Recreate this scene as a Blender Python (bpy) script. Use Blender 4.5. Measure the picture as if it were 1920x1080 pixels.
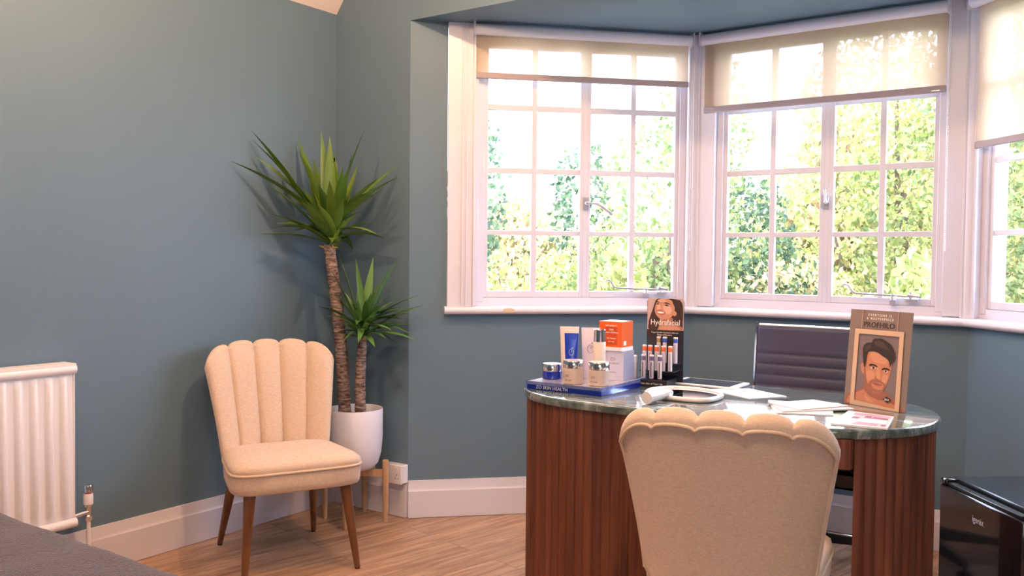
import bpy, bmesh, math, random
from mathutils import Vector, Matrix, noise
S2 = 2 ** .5
PI = math.pi
sc = bpy.context.scene
for o in list(bpy.data.objects): bpy.data.objects.remove(o)

# ---------------------------------------------------------------- camera
cam_d = bpy.data.cameras.new('camera'); cam = bpy.data.objects.new('camera', cam_d)
sc.collection.objects.link(cam); sc.camera = cam
cam_d.sensor_width = 36.0
cam_d.lens = 36.0 * 1670.94 / 1920
CR = Vector((0.81980339, 0.57256101, 0.00981279))
CU = Vector((-0.02808542, 0.02308614, 0.9993389))
CF = Vector((-0.57195595, 0.81953702, -0.03500671))
cam.matrix_world = Matrix(((CR.x, CU.x, -CF.x, 0), (CR.y, CU.y, -CF.y, 0), (CR.z, CU.z, -CF.z, 1.25), (0, 0, 0, 1)))
cam_d.clip_start = .05

# ---------------------------------------------------------------- exposure
vs = sc.view_settings
vs.view_transform = 'Standard'; vs.look = 'None'; vs.gamma = 1; vs.exposure = 0.85
try: vs.use_curve_mapping = False
except Exception: pass

# ---------------------------------------------------------------- sky, sun, lamps
w = bpy.data.worlds.new('world'); sc.world = w; w.use_nodes = True
nt = w.node_tree; nt.nodes.clear()
out = nt.nodes.new('ShaderNodeOutputWorld'); bg = nt.nodes.new('ShaderNodeBackground')
bg.inputs['Color'].default_value = (.68, .80, 1.0, 1); bg.inputs['Strength'].default_value = 8.6
nt.links.new(bg.outputs[0], out.inputs[0])

def look_rot(loc, to):
    return (Vector(to) - Vector(loc)).to_track_quat('-Z', 'Y').to_euler()
def light(name, kind, loc, to, energy, col, size=.3, size_y=None):
    d = bpy.data.lights.new(name, kind); d.energy = energy; d.color = col
    if kind == 'AREA':
        d.size = size
        if size_y: d.shape = 'RECTANGLE'; d.size_y = size_y
    elif kind == 'SUN': d.angle = math.radians(1.5)
    else: d.shadow_soft_size = size
    o = bpy.data.objects.new(name, d); sc.collection.objects.link(o)
    o.location = loc; o.rotation_euler = look_rot(loc, to); return o
light('sun', 'SUN', (3, -6, 8), (-1, 8, 0), 2.6, (1, .93, .78))
# ceiling lamps of the room, behind and to the sides of the camera, and a big cool fill panel added at the back, no window there
WARM = (1, .72, .47)
light('downlight', 'POINT', (-1.65, 2.45, 2.75), (0, 0, 0), 38, (1, .62, .36), .025)
light('downlight', 'POINT', (-2.65, 1.25, 2.60), (0, 0, 0), 24, (1, .62, .36), .025)
light('downlight', 'POINT', (-.75, .75, 2.75), (0, 0, 0), 40, WARM, .05)
light('downlight', 'POINT', (.9, 1.6, 2.75), (0, 0, 0), 7, WARM, .05)
light('rear_fill_light', 'AREA', (1.6, -1.9, 1.6), (-2.2, 2.6, .7), 20, (.82, .89, 1), 1.8, 1.3)

# ---------------------------------------------------------------- material helpers
def new_mat(name):
    m = bpy.data.materials.new(name); m.use_nodes = True
    return m, m.node_tree, m.node_tree.nodes['Principled BSDF']
def mat(name, col, rough=.5, metal=0, var=0, scale=8, bump=0, bscale=60, coat=0, spec=.5, trans=0, sheen=0):
    m, nt, b = new_mat(name); N = nt.nodes; L = nt.links
    b.inputs['Base Color'].default_value = (*col, 1); b.inputs['Roughness'].default_value = rough
    b.inputs['Metallic'].default_value = metal; b.inputs['Coat Weight'].default_value = coat
    b.inputs['Specular IOR Level'].default_value = spec
    b.inputs['Transmission Weight'].default_value = trans
    b.inputs['Sheen Weight'].default_value = sheen
    tc = N.new('ShaderNodeTexCoord')
    if var:
        n = N.new('ShaderNodeTexNoise'); n.inputs['Scale'].default_value = scale; n.inputs['Detail'].default_value = 6
        L.new(tc.outputs['Object'], n.inputs['Vector'])
        mx = N.new('ShaderNodeMix'); mx.data_type = 'RGBA'
        mx.inputs['A'].default_value = (*[c * (1 - var) for c in col], 1)
        mx.inputs['B'].default_value = (*[min(1, c * (1 + var)) for c in col], 1)
        L.new(n.outputs['Fac'], mx.inputs['Factor']); L.new(mx.outputs['Result'], b.inputs['Base Color'])
    if bump:
        n2 = N.new('ShaderNodeTexNoise'); n2.inputs['Scale'].default_value = bscale; n2.inputs['Detail'].default_value = 4
        L.new(tc.outputs['Object'], n2.inputs['Vector'])
        bp = N.new('ShaderNodeBump'); bp.inputs['Strength'].default_value = bump; bp.inputs['Distance'].default_value = .005
        L.new(n2.outputs['Fac'], bp.inputs['Height']); L.new(bp.outputs[0], b.inputs['Normal'])
    return m
def wood(name, c1, c2, stretch=(30, 30, 2), rough=.4, coat=0):
    m, nt, b = new_mat(name); N = nt.nodes; L = nt.links
    tc = N.new('ShaderNodeTexCoord'); mp = N.new('ShaderNodeMapping'); mp.inputs['Scale'].default_value = stretch
    n = N.new('ShaderNodeTexNoise'); n.inputs['Scale'].default_value = 1.2; n.inputs['Detail'].default_value = 8; n.inputs['Distortion'].default_value = .6
    r = N.new('ShaderNodeValToRGB'); r.color_ramp.elements[0].color = (*c1, 1); r.color_ramp.elements[1].color = (*c2, 1)
    r.color_ramp.elements[0].position = .3; r.color_ramp.elements[1].position = .72
    L.new(tc.outputs['Object'], mp.inputs[0]); L.new(mp.outputs[0], n.inputs['Vector']); L.new(n.outputs['Fac'], r.inputs[0])
    L.new(r.outputs[0], b.inputs['Base Color']); b.inputs['Roughness'].default_value = rough; b.inputs['Coat Weight'].default_value = coat
    bp = N.new('ShaderNodeBump'); bp.inputs['Strength'].default_value = .15; bp.inputs['Distance'].default_value = .002
    L.new(n.outputs['Fac'], bp.inputs['Height']); L.new(bp.outputs[0], b.inputs['Normal'])
    return m
def linen(name, col):
    m, nt, b = new_mat(name); N = nt.nodes; L = nt.links
    tc = N.new('ShaderNodeTexCoord')
    outs = []
    for sx, sz in (((700, 700, 60), 0), ((70, 70, 700), 1)):
        mp = N.new('ShaderNodeMapping'); mp.inputs['Scale'].default_value = sx
        n = N.new('ShaderNodeTexNoise'); n.inputs['Scale'].default_value = 1; n.inputs['Detail'].default_value = 3
        L.new(tc.outputs['Object'], mp.inputs[0]); L.new(mp.outputs[0], n.inputs['Vector']); outs.append(n)
    ad = N.new('ShaderNodeMath'); ad.operation = 'ADD'; L.new(outs[0].outputs['Fac'], ad.inputs[0]); L.new(outs[1].outputs['Fac'], ad.inputs[1])
    r = N.new('ShaderNodeValToRGB'); r.color_ramp.elements[0].color = (*[c * .80 for c in col], 1); r.color_ramp.elements[1].color = (*[min(1, c * 1.12) for c in col], 1)
    r.color_ramp.elements[0].position = .36; r.color_ramp.elements[1].position = .64
    hf = N.new('ShaderNodeMath'); hf.operation = 'MULTIPLY'; hf.inputs[1].default_value = .5
    L.new(ad.outputs[0], hf.inputs[0]); L.new(hf.outputs[0], r.inputs[0]); L.new(r.outputs[0], b.inputs['Base Color'])
    b.inputs['Roughness'].default_value = .92; b.inputs['Sheen Weight'].default_value = .25; b.inputs['Specular IOR Level'].default_value = .15
    bp = N.new('ShaderNodeBump'); bp.inputs['Strength'].default_value = .25; bp.inputs['Distance'].default_value = .0006
    L.new(hf.outputs[0], bp.inputs['Height']); L.new(bp.outputs[0], b.inputs['Normal'])
    return m

TEAL = (.125, .197, .262)
M = {}
M['wall'] = mat('teal_wall_paint', TEAL, .55, bump=.12, bscale=90, spec=.35, var=.04, scale=3)
M['ceil_white'] = mat('ceiling_white_paint', (.78, .68, .66), .7, bump=.05)
M['white'] = mat('white_gloss_paint', (.71, .685, .77), .32, bump=.06, bscale=25, spec=.5, var=.03)
M['sill_chip'] = mat('bare_chipped_wood', (.62, .48, .34), .8)
M['rad'] = mat('radiator_enamel', (.80, .77, .81), .3)
M['linen'] = linen('cream_linen', (.67, .52, .41))
M['piping'] = mat('cream_piping', (.66, .51, .39), .9, bump=.3, bscale=300)
M['legwood'] = wood('dark_beech_legs', (.10, .035, .012), (.23, .09, .035), rough=.35, coat=.3)
M['deskwood'] = wood('reddish_walnut', (.070, .017, .008), (.215, .066, .030), (16, 16, 1.1), .45, 0)
M['standwood'] = wood('pale_beech', (.42, .25, .14), (.60, .40, .25), rough=.5)
M['chrome'] = mat('chrome', (.82, .82, .84), .12, 1)
M['steel'] = mat('brushed_steel', (.6, .6, .62), .3, 1)
M['handle'] = mat('pale_metal_handle', (.62, .60, .66), .28, .6)
M['pot'] = mat('lavender_white_pot', (.76, .74, .82), .4)
M['soil'] = mat('dark_soil', (.10, .045, .03), .95, bump=1, bscale=90, var=.5)
M['red'] = mat('red_ring', (.45, .03, .03), .35)
M['black'] = mat('black_plastic', (.012, .012, .014), .3)
M['blackgloss'] = mat('black_gloss_door', (.012, .010, .012), .12, coat=.6)
M['navy'] = mat('navy_leather', (.062, .062, .115), .42, bump=.15, bscale=200, var=.15)
M['towel'] = mat('grey_purple_towel', (.078, .062, .092), 1, bump=1, bscale=220, var=.45, scale=120, spec=.05, sheen=.4)
M['couch'] = mat('couch_vinyl', (.25, .22, .2), .5)
M['paper'] = mat('white_paper', (.86, .85, .88), .6)
M['paper2'] = mat('pale_grey_print', (.66, .64, .70), .6)
M['pink'] = mat('pink_print', (.75, .35, .45), .45)
M['palepink'] = mat('pale_pink_print', (.84, .62, .68), .45)
M['plum'] = mat('plum_print', (.35, .14, .24), .45)
M['tabletglass'] = mat('dark_screen_glass', (.02, .03, .06), .06, coat=1)
M['mirror'] = mat('mirror_silver', (.75, .80, .88), .03, 1)
M['whitepl'] = mat('white_plastic', (.80, .76, .78), .25, coat=.3)
M['bluetube'] = mat('cobalt_plastic', (.012, .05, .55), .3, coat=.3)
M['blueglass'] = mat('cobalt_glass', (.01, .03, .38), .08, coat=1)
M['beigejar'] = mat('beige_plastic', (.66, .52, .45), .4)
M['beigetube'] = mat('pale_beige_tube', (.80, .68, .60), .35)
M['lilactube'] = mat('pale_lilac_tube', (.76, .68, .78), .35)
M['inkgrey'] = mat('grey_ink', (.22, .18, .22), .5)
M['silverink'] = mat('silver_ink', (.8, .8, .86), .35, .3)
M['orange'] = mat('orange_carton', (.85, .13, .012), .35, coat=.2)
M['orangedark'] = mat('orange_ink', (.60, .08, .01), .4)
M['whiteink'] = mat('white_ink', (.9, .88, .86), .5)
M['lilacbox'] = mat('pale_lilac_carton', (.68, .66, .80), .4)
M['lilacside'] = mat('grey_lilac_carton', (.36, .35, .47), .4)
M['blackcard'] = mat('black_print', (.022, .018, .025), .35)
M['goldcap'] = mat('gold_cap', (.45, .30, .14), .35, .6)
M['vial'] = mat('vial_body', (.75, .66, .68), .2, coat=.5)
M['vialstripe'] = mat('vial_stripe', (.10, .07, .10), .4)
M['cable'] = mat('black_cable', (.015, .015, .018), .5)
M['brass'] = mat('pale_plug', (.6, .48, .38), .5)

# marble
m, nt, b = new_mat('green_grey_marble'); N = nt.nodes; L = nt.links
tc = N.new('ShaderNodeTexCoord'); mp = N.new('ShaderNodeMapping'); mp.inputs['Scale'].default_value = (3, 9, 3); mp.inputs['Rotation'].default_value = (0, 0, -.35)
n = N.new('ShaderNodeTexNoise'); n.inputs['Scale'].default_value = 2.2; n.inputs['Detail'].default_value = 12; n.inputs['Distortion'].default_value = 2.2; n.inputs['Roughness'].default_value = .65
r = N.new('ShaderNodeValToRGB'); r.color_ramp.elements[0].color = (.045, .075, .07, 1); r.color_ramp.elements[1].color = (.36, .42, .44, 1)
r.color_ramp.elements[0].position = .36; r.color_ramp.elements[1].position = .72
e = r.color_ramp.elements.new(.52); e.color = (.12, .16, .16, 1)
L.new(tc.outputs['Object'], mp.inputs[0]); L.new(mp.outputs[0], n.inputs['Vector']); L.new(n.outputs['Fac'], r.inputs[0]); L.new(r.outputs[0], b.inputs['Base Color'])
b.inputs['Roughness'].default_value = .10; b.inputs['Coat Weight'].default_value = .5; b.inputs['Coat Roughness'].default_value = .05
M['marble'] = m

# oak floor: planks running roughly away from the camera
m, nt, b = new_mat('oak_plank_floor'); N = nt.nodes; L = nt.links
tc = N.new('ShaderNodeTexCoord'); mp = N.new('ShaderNodeMapping'); mp.inputs['Rotation'].default_value = (0, 0, math.radians(-78))
L.new(tc.outputs['Object'], mp.inputs[0])
br = N.new('ShaderNodeTexBrick'); br.inputs['Scale'].default_value = 1; br.inputs['Brick Width'].default_value = 1.22; br.inputs['Row Height'].default_value = .15
br.inputs['Mortar Size'].default_value = .0012; br.inputs['Mortar Smooth'].default_value = .2; br.inputs['Bias'].default_value = 0; br.offset = .37
br.inputs['Color1'].default_value = (.0, .0, .0, 1); br.inputs['Color2'].default_value = (1, 1, 1, 1); br.inputs['Mortar'].default_value = (.5, .5, .5, 1)
L.new(mp.outputs[0], br.inputs['Vector'])
mp2 = N.new('ShaderNodeMapping'); mp2.inputs['Scale'].default_value = (2.2, 26, 1); L.new(mp.outputs[0], mp2.inputs[0])
off = N.new('ShaderNodeVectorMath'); off.operation = 'MULTIPLY_ADD'; off.inputs[1].default_value = (7, 7, 7)
L.new(br.outputs['Color'], off.inputs[0]); L.new(mp2.outputs[0], off.inputs[2])
n = N.new('ShaderNodeTexNoise'); n.inputs['Scale'].default_value = 1; n.inputs['Detail'].default_value = 9; n.inputs['Distortion'].default_value = 1.2; n.inputs['Roughness'].default_value = .6
L.new(off.outputs[0], n.inputs['Vector'])
r = N.new('ShaderNodeValToRGB'); r.color_ramp.elements[0].color = (.27, .145, .085, 1); r.color_ramp.elements[1].color = (.58, .37, .245, 1)
r.color_ramp.elements[0].position = .34; r.color_ramp.elements[1].position = .64
L.new(n.outputs['Fac'], r.inputs[0])
hs = N.new('ShaderNodeMix'); hs.data_type = 'RGBA'; hs.blend_type = 'MULTIPLY'; hs.inputs['Factor'].default_value = .22
L.new(r.outputs[0], hs.inputs['A']); L.new(br.outputs['Color'], hs.inputs['B'])
mm = N.new('ShaderNodeMix'); mm.data_type = 'RGBA'; mm.inputs['B'].default_value = (.08, .045, .03, 1)
L.new(br.outputs['Fac'], mm.inputs['Factor']); L.new(hs.outputs['Result'], mm.inputs['A']); L.new(mm.outputs['Result'], b.inputs['Base Color'])
b.inputs['Roughness'].default_value = .38
bp = N.new('ShaderNodeBump'); bp.inputs['Strength'].default_value = .12; bp.inputs['Distance'].default_value = .002
L.new(n.outputs['Fac'], bp.inputs['Height']); L.new(bp.outputs[0], b.inputs['Normal'])
M['floor'] = m

def simple_mix(name, build):
    m = bpy.data.materials.new(name); m.use_nodes = True; nt = m.node_tree; nt.nodes.clear()
    o = nt.nodes.new('ShaderNodeOutputMaterial'); s = build(nt); nt.links.new(s, o.inputs[0]); return m
def front_only(nt, f):
    g = nt.nodes.new('ShaderNodeNewGeometry'); iv = nt.nodes.new('ShaderNodeMath'); iv.operation = 'SUBTRACT'; iv.inputs[0].default_value = 1
    nt.links.new(g.outputs['Backfacing'], iv.inputs[1]); mu = nt.nodes.new('ShaderNodeMath'); mu.operation = 'MULTIPLY'
    nt.links.new(f.outputs[0], mu.inputs[0]); nt.links.new(iv.outputs[0], mu.inputs[1]); return mu.outputs[0]
def _glass(nt):
    t = nt.nodes.new('ShaderNodeBsdfTransparent'); g = nt.nodes.new('ShaderNodeBsdfGlossy'); g.inputs['Roughness'].default_value = .02
    f = nt.nodes.new('ShaderNodeFresnel'); f.inputs['IOR'].default_value = 1.4
    x = nt.nodes.new('ShaderNodeMixShader'); nt.links.new(front_only(nt, f), x.inputs[0]); nt.links.new(t.outputs[0], x.inputs[1]); nt.links.new(g.outputs[0], x.inputs[2]); return x.outputs[0]
M['glass'] = simple_mix('window_glass', _glass)
def _blind(nt):
    N = nt.nodes; L = nt.links
    d = N.new('ShaderNodeBsdfDiffuse'); d.inputs[0].default_value = (.66, .53, .40, 1)
    t = N.new('ShaderNodeBsdfTranslucent'); t.inputs[0].default_value = (.74, .54, .37, 1)
    x = N.new('ShaderNodeMixShader'); x.inputs[0].default_value = .35; L.new(d.outputs[0], x.inputs[1]); L.new(t.outputs[0], x.inputs[2])
    p = N.new('ShaderNodeBsdfTransparent'); p.inputs[0].default_value = (.92, .88, 1, 1)
    y = N.new('ShaderNodeMixShader'); y.inputs[0].default_value = .06; L.new(x.outputs[0], y.inputs[1]); L.new(p.outputs[0], y.inputs[2]); return y.outputs[0]
M['blind'] = simple_mix('screen_weave_blind', _blind)
def _acrylic(nt):
    N = nt.nodes; L = nt.links
    t = N.new('ShaderNodeBsdfTransparent'); t.inputs[0].default_value = (.80, .84, .97, 1); g = N.new('ShaderNodeBsdfGlossy'); g.inputs['Roughness'].default_value = .03
    f = N.new('ShaderNodeFresnel'); f.inputs['IOR'].default_value = 1.7
    x = N.new('ShaderNodeMixShader'); L.new(front_only(nt, f), x.inputs[0]); L.new(t.outputs[0], x.inputs[1]); L.new(g.outputs[0], x.inputs[2]); return x.outputs[0]
M['acrylic'] = simple_mix('clear_acrylic', _acrylic)
def leafmat(name, c1, c2, tr=.4, island=True, rough=.5):
    m, nt, b = new_mat(name); N = nt.nodes; L = nt.links
    r = N.new('ShaderNodeValToRGB'); r.color_ramp.elements[0].color = (*c1, 1); r.color_ramp.elements[1].color = (*c2, 1)
    g = N.new('ShaderNodeNewGeometry'); L.new(g.outputs['Random Per Island'], r.inputs[0])
    L.new(r.outputs[0], b.inputs['Base Color']); b.inputs['Roughness'].default_value = rough
    t = N.new('ShaderNodeBsdfTranslucent'); L.new(r.outputs[0], t.inputs[0])
    x = N.new('ShaderNodeMixShader'); x.inputs[0].default_value = tr
    o = [q for q in N if q.type == 'OUTPUT_MATERIAL'][0]
    L.new(b.outputs[0], x.inputs[1]); L.new(t.outputs[0], x.inputs[2]); L.new(x.outputs[0], o.inputs[0]); return m
M['yucca'] = leafmat('yucca_leaf', (.06, .15, .02), (.22, .34, .05), .12, rough=.35)
M['yucca_low'] = leafmat('yucca_leaf_young', (.05, .17, .04), (.17, .34, .08), .12, rough=.35)

# ---------------------------------------------------------------- mesh helpers
class MB:
    def __init__(s): s.v = []; s.f = []; s.m = []
    def add(s, vs, fs, mi=0, T=None):
        o = len(s.v)
        for q in vs:
            q = Vector(q)
            if T is not None: q = T @ q
            s.v.append(tuple(q))
        for f in fs: s.f.append([i + o for i in f]); s.m.append(mi)
        return s
    def box(s, x0, x1, y0, y1, z0, z1, mi=0, T=None):
        vs = [(x, y, z) for x in (x0, x1) for y in (y0, y1) for z in (z0, z1)]
        return s.add(vs, [(0, 1, 3, 2), (4, 6, 7, 5), (0, 4, 5, 1), (2, 3, 7, 6), (0, 2, 6, 4), (1, 5, 7, 3)], mi, T)
    def prism(s, pts, z0, z1, mi=0, T=None, axis='z'):
        n = len(pts)
        if axis == 'z': a = [(p[0], p[1], z0) for p in pts] + [(p[0], p[1], z1) for p in pts]
        elif axis == 'y': a = [(p[0], z0, p[1]) for p in pts] + [(p[0], z1, p[1]) for p in pts]
        else: a = [(z0, p[0], p[1]) for p in pts] + [(z1, p[0], p[1]) for p in pts]
        fs = [tuple(range(n))[::-1], tuple(range(n, 2 * n))] + [(i, (i + 1) % n, n + (i + 1) % n, n + i) for i in range(n)]
        return s.add(a, fs, mi, T)
    def loops(s, loops, mi=0, cap=True, T=None, close=True):
        n = len(loops[0]); vs = [p for l in loops for p in l]; fs = []
        for k in range(len(loops) - 1):
            for i in range(n if close else n - 1):
                j = (i + 1) % n; fs.append((k * n + i, k * n + j, (k + 1) * n + j, (k + 1) * n + i))
        if cap: fs.append(tuple(range(n))[::-1]); fs.append(tuple(range((len(loops) - 1) * n, len(loops) * n)))
        return s.add(vs, fs, mi, T)
    def lathe(s, prof, c=(0, 0), seg=32, mi=0, cap=True, T=None):
        return s.loops([[(c[0] + r * math.cos(2 * PI * i / seg), c[1] + r * math.sin(2 * PI * i / seg), z) for i in range(seg)] for r, z in prof], mi, cap, T)
    def tube(s, path, r, seg=10, mi=0, T=None, closed=False):
        P = [Vector(p) for p in path]; n = len(P); lp = []
        up = None
        for i, p in enumerate(P):
            a = P[(i - 1) % n] if (closed or i > 0) else p; c = P[(i + 1) % n] if (closed or i < n - 1) else p
            d = (c - a).normalized()
            if up is None:
                up = d.orthogonal().normalized()
            up = (up - d * up.dot(d)).normalized(); sd = d.cross(up)
            rr = r[i] if isinstance(r, (list, tuple)) else r
            lp.append([tuple(p + (up * math.cos(2 * PI * k / seg) + sd * math.sin(2 * PI * k / seg)) * rr) for k in range(seg)])
        if closed: lp.append(lp[0])
        return s.loops(lp, mi, not closed, T)
    def build(s, name, mats, parent=None, smooth=35, bevel=0, bseg=2, fix=True):
        me = bpy.data.meshes.new(name); me.from_pydata(s.v, [], s.f)
        if not isinstance(mats, (list, tuple)): mats = [mats]
        for q in mats: me.materials.append(q)
        me.polygons.foreach_set('material_index', s.m)
        if fix:
            bm = bmesh.new(); bm.from_mesh(me); bmesh.ops.recalc_face_normals(bm, faces=bm.faces); bm.to_mesh(me); bm.free()
        if smooth:
            me.polygons.foreach_set('use_smooth', [True] * len(me.polygons)); me.set_sharp_from_angle(angle=math.radians(smooth))
        me.update()
        o = bpy.data.objects.new(name, me); sc.collection.objects.link(o)
        if parent is not None: o.parent = parent
        if bevel:
            bv = o.modifiers.new('bevel', 'BEVEL'); bv.width = bevel; bv.segments = bseg; bv.limit_method = 'ANGLE'; bv.angle_limit = math.radians(40)
        return o
def tag(o, label=None, cat=None, group=None, kind=None):
    if label: o['label'] = label
    if cat: o['category'] = cat
    if group: o['group'] = group
    if kind: o['kind'] = kind
    return o
def thing(name, loc, rz, label, cat, group=None, kind=None):
    o = bpy.data.objects.new(name, None); sc.collection.objects.link(o); o.empty_display_size = .1
    o.location = loc; o.rotation_euler = (0, 0, rz); return tag(o, label, cat, group, kind)
def copy_tree(o, parent=None):
    c = o.copy(); sc.collection.objects.link(c); c.parent = parent
    for ch in list(o.children): copy_tree(ch, c)
    return c
def struct(name, mb, mats, **k):
    return tag(mb.build(name, mats, **k), kind='structure')
def smooth_closed(pts, k=6):
    n = len(pts); o = []
    for i in range(n):
        p0, p1, p2, p3 = (Vector(pts[(i + j) % n]) for j in (-1, 0, 1, 2))
        for t in range(k):
            t /= k
            o.append(.5 * ((2 * p1) + (p2 - p0) * t + (2 * p0 - 5 * p1 + 4 * p2 - p3) * t * t + (-p0 + 3 * p1 - 3 * p2 + p3) * t ** 3))
    return [tuple(q) for q in o]
def text(body, size, matl, parent, loc, rot, name='lettering', thick=.0002, align='CENTER', sx=1, space=1):
    cu = bpy.data.curves.new(name, 'FONT'); cu.body = body; cu.size = size; cu.align_x = align; cu.align_y = 'CENTER'
    cu.extrude = thick; cu.space_character = space; cu.resolution_u = 3
    t = bpy.data.objects.new('tmp', cu); sc.collection.objects.link(t)
    bpy.context.view_layer.update()
    me = bpy.data.meshes.new_from_object(t, depsgraph=bpy.context.evaluated_depsgraph_get())
    bpy.data.objects.remove(t); me.name = name; me.materials.clear(); me.materials.append(matl)
    o = bpy.data.objects.new(name, me); sc.collection.objects.link(o)
    o.parent = parent; o.location = loc; o.rotation_euler = rot; o.scale = (sx, 1, 1)
    return o

# ---------------------------------------------------------------- room shell
xL, yW, xA, D, xC = -3.304, 3.18, -2.8135, .9961, -.5643
xB, yB = xA + D, yW + D
xE = xC + D
zc, zb, zC = 2.353, .1787, 2.45
ZT = 2.95
P = [(xL, yW), (xA, yW), (xB, yB), (xC, yB), (xE, yW), (2.4, yW)]
def offs(pts, d):
    out = []
    for i, p in enumerate(pts):
        def nrm(a, b):
            v = Vector((b[0] - a[0], b[1] - a[1])).normalized(); return Vector((-v.y, v.x))
        ns = []
        if i > 0: ns.append(nrm(pts[i - 1], p))
        if i < len(pts) - 1: ns.append(nrm(p, pts[i + 1]))
        if len(ns) == 1: v = ns[0] * d
        else:
            s = (ns[0] + ns[1]).normalized(); v = s * (d / s.dot(ns[0]))
        out.append((p[0] + v.x, p[1] + v.y))
    return out
TH = .14
Q = offs(P, TH)
def wallpiece(name, i, z0, z1):
    struct(name, MB().prism([P[i], P[i + 1], Q[i + 1], Q[i]], z0, z1), M['wall'], smooth=0)
struct('floor', MB().box(xL - .2, 2.6, -2.7, yB + .14, -.1, 0), M['floor'], smooth=0)
mb = MB().prism([(-2.7, 0), (yW, 0), (yW, 3.0), (-2.7, 3.0)], xL - .14, xL, axis='x'); struct('wall_left', mb, M['wall'], smooth=0)
mb = MB().prism([P[0], P[1], (P[1][0] - .06, P[1][1] + TH), (P[0][0], P[0][1] + TH)], 0, zc)
mb.box(xL, 2.4, yW, yW + TH, zc + .0201, 3.0); mb.box(xL, xA - .1, yW, yW + TH, zc, zc + .0201)
struct('wall_front', mb, M['wall'], smooth=0)
SZ = .975
mb = MB().prism([P[1], P[2], Q[2], (P[1][0] - .06, P[1][1] + TH)], 0, SZ)
dv = Vector((1, 1)) / S2
pp = Vector(P[1]) + dv * .178; nn = Vector((-1, 1)) / S2 * TH
mb.prism([P[1], tuple(pp), tuple(pp + nn), (P[1][0] - .06, P[1][1] + TH)], SZ, zc)
struct('wall_bay_left', mb, M['wall'], smooth=0)
wallpiece('wall_bay_front', 2, 0, SZ)
mb = MB().prism([P[3], P[4], (P[4][0] + .06, P[4][1] + TH), Q[3]], 0, SZ)
pp = Vector(P[4]) + Vector((-1, 1)) / S2 * .178; nn = Vector((1, 1)) / S2 * TH
mb.prism([P[4], (P[4][0] + .06, P[4][1] + TH), tuple(pp + nn), tuple(pp)], SZ, zc)
struct('wall_bay_right', mb, M['wall'], smooth=0)
mb = MB().prism([P[4], P[5], (P[5][0], P[5][1] + TH), (P[4][0] + .06, P[4][1] + TH)], 0, zc).box(xE + .1, 2.4, yW, yW + TH, zc, zc + .0201); struct('wall_front_right', mb, M['wall'], smooth=0)
struct('wall_right', MB().box(2.4, 2.54, -2.7, yW + TH, 0, 3.0), M['wall'], smooth=0)
struct('wall_back', MB().box(xL - .14, 2.54, -2.84, -2.7, 0, 3.0), M['wall'], smooth=0)
# bay soffit in teal, sloped eaves and flat ceiling in white
struct('ceiling_bay', MB().prism([(xA - .1, yW), (Q[2][0] - .1, Q[2][1] + .03), (Q[3][0] + .1, Q[3][1] + .03), (xE + .1, yW)], zc, zc + .02), M['wall'], smooth=0)
sx = (ZT - zC) / math.tan(math.radians(54))
struct('ceiling', MB().prism([(xL, zC), (xL + sx, ZT), (2.4, ZT), (2.4, ZT + .15), (xL, ZT + .15)], -2.7, yW, axis='y'), M['ceil_white'], smooth=0)

def skirting(name, pts, ht=zb, th=.018):
    """moulded skirting that follows a polyline along the inner wall faces (interior on the right of travel)"""
    prof = [(.0005, .002), (th, .002), (th, ht * .72), (th * .75, ht * .76), (th * .72, ht * .80), (th * .5, ht * .9), (th * .45, ht), (.0005, ht)]
    rings = []
    offp = {}
    for d, z in prof: rings.append((offs(pts, -d), z))
    lp = [[(rings[k][0][i][0], rings[k][0][i][1], rings[k][1]) for k in range(len(prof))] for i in range(len(pts))]
    return struct(name, MB().loops(lp), M['white'], smooth=30)
skirting('baseboard_left', [(xL, -2.69), (xL, yW), (xA, yW)])
skirting('baseboard_bay', [(xA + .0005, yW + .0005), P[2], P[3], (xE - .0005, yW + .0005)])
skirting('baseboard_front', [(xE + .0005, yW), (2.39, yW)])

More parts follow.
